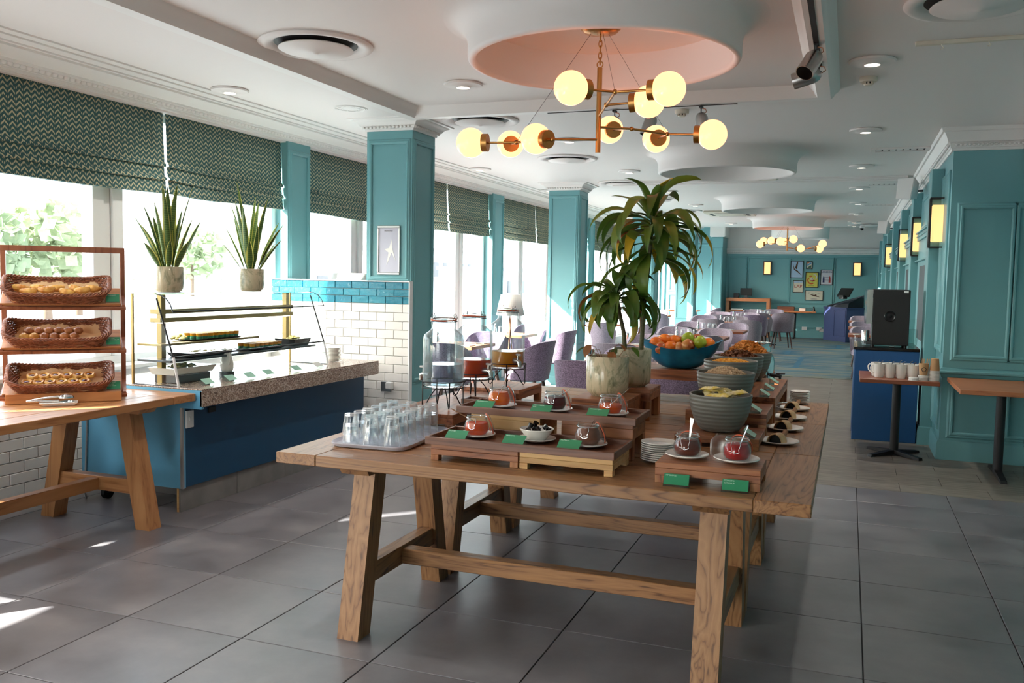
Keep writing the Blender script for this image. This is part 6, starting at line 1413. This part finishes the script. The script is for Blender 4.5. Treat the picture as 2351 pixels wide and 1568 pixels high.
for k in range(11): a = k*.57; o = MB().box(-.0028, .0028, -.0006, .0006, 0, .13).build('stirrer', 'bamboo', None, None, (4.705+.017*math.cos(a), 4.70+.017*math.sin(a), .757), (.16*math.sin(a)*-1, .2*math.cos(a), a)); tag(o, 'wooden stirrer standing in the kraft paper cup', 'stirrer', 'wooden stirrers in the kraft cup')
pcup('inverted kraft paper cup on a taller stack of white rims', 4.79, 4.70, .7005, True, 8)
o = simple('cup_lids', 'short stack of white plastic cup lids on the mug table', 'lid', 'white_plastic', [(0,0),(.04,0),(.04,.006),(.038,.008),(.04,.010),(.04,.016),(.036,.024),(0,.024)], (4.628, 4.665, .7005))
# right table
rt = ptable('wooden pedestal table at the right picture edge against the dark teal panels', 4.905, 5.605, 3.91, 4.88, .72, 'console_wood', base='l', zf=0)
# ------------------------------------------------------------------ far wall furniture
cs = thing('console_table', 'orange brown open console table against the back wall', 'console table', (1.49, 21.95, .004))
MB().box(-.59, .59, -.22, .22, .97, 1.06, .004).build('top', 'console_wood', cs); MB().box(-.55, .55, -.2, .2, .70, .73, .003).build('shelf', 'console_wood', cs)
for a in (-1, 1):
    for b in (-1, 1): MB().box(a*.59, a*.50, b*.22, b*.14, 0, .97, .003).build('leg', 'console_wood', cs)
mo = thing('monitor', 'black monitor seen from behind on the console table', 'monitor', (1.42, 21.95, 1.0645)); MB().box(-.16, .16, -.015, .015, .07, .27, .008).build('screen', 'black_matte', mo); MB().box(-.1, .1, -.08, .08, 0, .02, .004).box(-.04, .04, -.01, .01, .02, .08).build('stand', 'steel_dark', mo)
o = MB().box(-.07, .07, -.07, .07, 0, .13, .005).build('card_machine', 'black_matte', None, None, (1.16, 21.95, 1.0645)); tag(o, 'small black box beside the monitor on the console', 'box')
for k, x in enumerate((1.2, 1.7)): o = MB().box(-.16, .16, -.1, .1, 0, .03, .003).build('paper_pile', 'white_plastic', None, None, (x, 21.9, .735)); tag(o, 'flat white pile of paper on the console shelf, %s' % ('window end' if k == 0 else 'picture end'), 'paper', 'paper piles on the console shelf')
ft = ptable('long wooden pedestal table below the framed prints', 2.20, 3.28, 21.55, 22.15, .74, 'console_wood', base='l')
o = MB().box(-.22, .22, -.12, .12, 0, .12, .004).build('wooden_crate', 'tray_wood', None, None, (2.50, 21.85, .7445)); tag(o, 'low brown wooden box on the table below the prints', 'box')
o = MB().box(-.08, .08, -.06, .06, 0, .085, .01).build('napkin_dispenser', 'ceramic', None, None, (2.93, 21.8, .7445)); tag(o, 'white napkin holder on the table below the prints', 'napkin holder')
simple('small_vase', 'small dark bottle vase at the end of the table below the prints', 'vase', 'black_gloss', [(0,0),(.03,0),(.034,.04),(.02,.08),(.018,.12),(.024,.13),(0,.13)], (3.22, 21.8, .7445))
for k, (x, z) in enumerate(((2.98, .26), (3.36, .26), (3.44, .22))): o = MB().box(-.07, .07, -.012, 0, -.045, .045, .003).build('wall_socket', 'white_plastic', None, None, (x, YB-.0265, z)); tag(o, '%s white wall socket under the far table' % ('first', 'second', 'third')[k], 'socket', 'wall sockets on the back wall')
nv = thing('till_cabinet', 'navy blue two door cabinet carrying a till at the far right', 'cabinet', (4.03, 21.48, .004), math.radians(-58)); nv.location = (3.98, 21.45, .004)
MB().box(-.53, .53, -.25, .25, 0, .86, .004).build('cabinet_body', 'navy_cabinet', nv); MB().box(-.55, .55, -.27, .26, .8605, .89, .004).build('worktop', 'navy_cabinet', nv)
for s in (-1, 1):
    d = MB().box(s*.02, s*.49, -.262, -.2505, .14, .82, .003).build('door', 'navy_cabinet', nv); MB().box(s*.09, s*.42, -.2632, -.262, .2, .76).build('door_panel', 'navy_cabinet', d); MB().sphere((s*.05, -.275, .78), .014, 10, 8).build('knob', 'chrome', d, 60)
MB().hexa([(-.5, -.2, .8905), (.5, -.2, .8905), (.5, .25, .8905), (-.5, .25, .8905)], [(-.5, -.18, .92), (.5, -.18, 1.0), (.5, .25, 1.22), (-.5, .25, 1.02)]).build('raised_back', 'navy_dark', nv)
tl = thing('till', 'black touchscreen till tilted on the navy cabinet', 'till', (3.92, 21.3, 1.13), math.radians(-40)); MB().xf(Matrix.Rotation(math.radians(-38), 4, 'X')).box(-.2, .2, -.015, .015, .05, .33, .006).build('screen', 'black_gloss', tl); MB().box(-.08, .08, -.05, .12, -.02, .08, .01).build('stand', 'black_matte', tl)
# framed prints
def framed(l, x0, x1, z0, z1, mat, art):
    t = thing('framed_print', l, 'picture', ((x0+x1)/2, YB-.001, (z0+z1)/2), 0, 'framed prints on the back wall'); w, h = (x1-x0)/2, (z1-z0)/2
    MB().box(-w, w, -.03, 0, h-.018, h).box(-w, w, -.03, 0, -h, -h+.018).box(-w, -w+.018, -.03, 0, -h+.018, h-.018).box(w-.018, w, -.03, 0, -h+.018, h-.018).build('frame', 'black_matte', t)
    p = MB().box(-w+.018, w-.018, -.02, -.016, -h+.018, h-.018).build('print', mat, t)
    for (mt_, polys) in art(w, h):
        m = MB()
        for pl in polys: m.prism(pl, 'y', -.0225, -.0205)
        m.build('printed_shape', mt_, t)
    return t
def ell(cx, cz, rx, rz, n=18, a0=0, a1=2*PI): return [(cx+rx*math.cos(a0+(a1-a0)*k/n), cz+rz*math.sin(a0+(a1-a0)*k/n)) for k in range(n)]
def arc(cx, cz, r, w, a0, a1, n=14): return [(cx+r*math.cos(a0+(a1-a0)*k/n), cz+r*math.sin(a0+(a1-a0)*k/n)) for k in range(n+1)]+[(cx+(r-w)*math.cos(a1+(a0-a1)*k/n), cz+(r-w)*math.sin(a1+(a0-a1)*k/n)) for k in range(n+1)]
plain('print_blue', (168,196,222), .6); plain('print_cream', (214,208,190), .6); plain('print_yellow', (206,200,92), .6); plain('print_grey', (206,206,214), .6); plain('ink_brown', (92,62,46), .7); plain('ink_orange', (206,96,50), .7); plain('ink_green', (60,104,80), .7); plain('ink_sky', (90,150,200), .7); plain('ink_mid', (150,146,146), .7)
framed('blue print of a diving dark winged aircraft', 2.55, 2.89, 1.64, 2.11, 'print_blue', lambda w, h: [('ink_brown', [[(-.11,.17),(-.06,.02),(.02,-.03),(.12,-.14),(.13,-.16),(.0,-.06),(-.08,.0)], [(-.05,.04),(.0,.21),(.03,.21),(.0,.0)]])])
framed('tiny colourful landscape print', 2.96, 3.12, 1.89, 2.10, 'print_cream', lambda w, h: [('ink_sky', [[(-.05,-.02),(.05,.04),(.05,.08),(-.05,.02)]]), ('ink_orange', [[(-.05,.04),(.02,.08),(-.05,.08)]]), ('ink_green', [[(-.05,-.07),(.05,-.07),(.05,.0),(.0,-.03)]])])
framed('yellow print of a swirling red and cream figure', 2.95, 3.29, 1.38, 1.81, 'print_yellow', lambda w, h: [('ink_orange', [arc(-.01, -.01, .11, .035, 2.4, 5.3), ell(-.03, .10, .045, .018)]), ('ink_red', [[(-.05,-.02),(.02,-.045),(.10,-.02),(.03,.005)]]), ('print_cream', [ell(.0, .03, .045, .045)]), ('ink_black', [[(-.09,-.165),(.06,-.165),(.06,-.158),(-.09,-.158)], arc(.01, .035, .02, .008, -.5, 2.5)]), ('print_grey', [arc(.06, .08, .075, .02, -.9, 1.9)])])
fp = framed('pale LONDON travel print of a twin tower bridge', 3.34, 3.66, 1.46, 1.88, 'print_grey', lambda w, h: [('ink_navy', [[(-.10,-.14),(-.05,-.14),(-.055,.0),(-.075,.04),(-.095,.0)], [(-.10,-.075),(.11,-.075),(.11,-.068),(-.10,-.068)], [(-.06,-.0),(.07,-.0),(.07,.006),(-.06,.006)]]), ('ink_red', [[(.055,-.14),(.105,-.14),(.10,.0),(.08,.04),(.06,.0)]])])
textmesh('LONDON', .062, 'ink_navy', 'lettering', fp, (0, -.0215, .145), (PI/2, 0, 0), 'CENTER', .0015)
fp = framed('cream print lettered LAP in red', 2.63, 2.91, 1.24, 1.58, 'print_cream', lambda w, h: [('print_blue', [[(-.11,.10),(.11,.10),(.11,.145),(-.11,.145)]]), ('ink_mid', [[(-.05,-.075),(.05,-.075),(.05,-.07),(-.05,-.07)], arc(0, .13, .018, .005, 3.4, 6.0)])])
textmesh('LAP', .125, 'ink_red', 'lettering', fp, (0, -.0215, .0), (PI/2, 0, 0), 'CENTER', .0005)
framed('wide grey print of an old biplane', 2.955, 3.435, 1.03, 1.31, 'print_cream', lambda w, h: [('ink_mid', [[(-.16,.10),(.0,.04),(.05,.03),(-.14,.085)], [(.03,.09),(.17,.05),(.17,.043),(.03,.08)]]), ('ink_brown', [[(-.17,.055),(.0,-.02),(.15,-.045),(.13,-.03),(-.02,.02)], ell(.04, .01, .03, .018)]), ('ink_mid', [ell(.0, -.095, .09, .01)])])
# poster frame on the first column
pf_ = thing('poster_frame', 'silver snap frame with a pale poster on the first teal column', 'poster', (.375, 3.268, 1.72))
W_, H_ = .092, .19
MB().box(-W_-.018, W_+.018, -.014, 0, H_, H_+.02, .004).box(-W_-.018, W_+.018, -.014, 0, -H_-.02, -H_, .004).box(-W_-.02, -W_, -.014, 0, -H_, H_, .004).box(W_, W_+.02, -.014, 0, -H_, H_, .004).build('frame', 'steel', pf_)
MB().box(-W_, W_, -.006, -.001, -H_, H_).build('poster_sheet', 'ceramic_blue', pf_); MB().prism([(-.02,-.13),(.0,-.02),(-.04,.01),(.005,.02),(.03,.09),(.035,.02),(.07,-.09),(.03,-.02)], 'y', -.0075, -.0062).build('printed_shape', 'ceramic', pf_); textmesh('BREAKFAST', .016, 'ink_mid', 'lettering', pf_, (0, -.007, .165), (PI/2, 0, 0), 'CENTER')
# pilaster capital box on the far return wall, sockets by the counter
for k, x in enumerate((.43, .50)): o = MB().box(-.05, .05, -.012, 0, -.045, .045, .004).build('wall_socket', 'steel', None, None, (x-.04, 3.216, .55-.0*k)) if k == 0 else MB().box(-.03, .03, -.05, 0, -.03, .03, .008).build('plug', 'white_plastic', None, None, (x-.06, 3.203, .565)); tag(o, ('steel wall socket', 'grey plug pushed into the socket')[k]+' low on the white tiled half wall', ('socket', 'plug')[k])
# ------------------------------------------------------------------ outside
og = struct(MB().box(-320, -1.3, -220, 420, -1.2, -1.0).box(-1.3, 60, -220, -7.6, -1.2, -1.0).build('ground_outside', 'tarmac_out'), 'pale tarmac apron outside the windows')
gr = struct(MB().box(-300, -60, -200, 400, -1.0, -.96).build('lawn_outside', 'grass_out'), 'hazy green airfield grass beyond the tarmac')
def otree(l, x, y, h, r, seed, mat='tree_leaf_haze'):
    rnd = random.Random(seed); t = thing('tree', l, 'tree', (x, y, -1)); MB().tube([(0,0,0), (.1,0,h*.3), (.0,.1,h*.6)], [.3, .22, .1], 8).build('trunk', 'bark', t, 60)
    m = MB()
    for k in range(420):
        a, b = rnd.uniform(0, 6.28), rnd.uniform(-1, 1); q = rnd.random()**.4; c = Vector((r*q*math.cos(a)*math.sqrt(1-b*b), r*q*math.sin(a)*math.sqrt(1-b*b), h*.62+h*.38*q*b)); s = rnd.uniform(.25, .5)*r/3
        n = Vector((rnd.uniform(-1, 1), rnd.uniform(-1, 1), rnd.uniform(-1, 1))).normalized(); u = n.orthogonal().normalized(); v = n.cross(u); i = m.avs([c+u*s, c+v*s, c-u*s, c-v*s]); m.f.append(i)
    o = m.build('crown', mat, t); o['kind'] = 'stuff'; return t
TR = [(-34, 30.6, 6.2, 2.6, 'haze-paled green tree seen through the top of the bread rack'), (-34, 26.6, 5.6, 2.4, 'broad haze-paled tree behind the bread rack frame'), (-36, 34.5, 6.2, 2.2, 'hazy tree left of the first white window frame'), (-34, 22, 5.4, 2.4, 'hazy tree at the picture edge'), (-60, 72, 7.5, 3.6, 'hazy dark tree behind the cream lampshade'), (-56, 104, 7.0, 3.6, 'hazy tree between the dispensers and the lamp')]
for k, (x, y, h, r, l) in enumerate(TR): otree(l, x, y, h, r, k)
rnd = random.Random(9)
for k in range(26):
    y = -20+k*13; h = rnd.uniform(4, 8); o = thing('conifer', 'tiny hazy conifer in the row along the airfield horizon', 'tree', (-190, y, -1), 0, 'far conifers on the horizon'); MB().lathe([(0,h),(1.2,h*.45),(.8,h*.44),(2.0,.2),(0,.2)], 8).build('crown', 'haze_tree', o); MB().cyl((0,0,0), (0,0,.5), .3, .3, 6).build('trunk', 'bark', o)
for k, (x, y, w_, d_, h, m_, l) in enumerate(((-120, 60, 8, 30, 3.5, 'building_out', 'long pale hangar across the airfield'), (-30, 46, 6, 5, 3.2, 'building_out', 'pale service building outside the windows'), (-22, 60, 4, 8, 3.0, 'building_out', 'low pale building beside the apron'), (-45, 95, 8, 16, 5.5, 'building_out', 'pale terminal block outside the far windows'))):
    b = thing('airport_building', l, 'building', (x, y, -1)); MB().box(-w_/2, w_/2, -d_/2, d_/2, 0, h).build('wall', m_, b); MB().box(-w_/2-.2, w_/2+.2, -d_/2-.2, d_/2+.2, h, h+.25).build('roof', 'concrete', b)
    for q in range(int(d_/2.5)): MB().box(w_/2, w_/2+.05, -d_/2+1+q*2.5, -d_/2+2.2+q*2.5, h*.45, h*.75).build('window', 'steel_dark', b)
tw_ = thing('sun_blocker', 'unseen white block added outside the facade to shade the half wall', 'building', (-4.1, -2.6, -1)); MB().box(-1.15, 1.15, -.6, .6, 0, 8).build('wall', 'building_out', tw_); MB().box(-1.3, 1.3, -.75, .75, 8, 8.2).build('roof', 'concrete', tw_); MB().box(-.5, .5, .6, .64, .1, 2.1).build('door', 'steel_dark', tw_)  # added unseen block stops sun through nearer panes; roof and door are dressing
# ------------------------------------------------------------------ lettering as meshes
dg = bpy.context.evaluated_depsgraph_get()
for o in [o for o in COL.objects if o.type == 'FONT']:
    me = bpy.data.meshes.new_from_object(o.evaluated_get(dg)) if o.data.body.strip() else None
    if me and len(me.polygons):
        n = link('lettering', me, o.parent); n.location = o.location.copy(); n.rotation_euler = o.rotation_euler.copy()
    bpy.data.objects.remove(o, do_unlink=True)
for o in COL.objects:
    if o.name.startswith('lettering'): o.name = 'lettering'
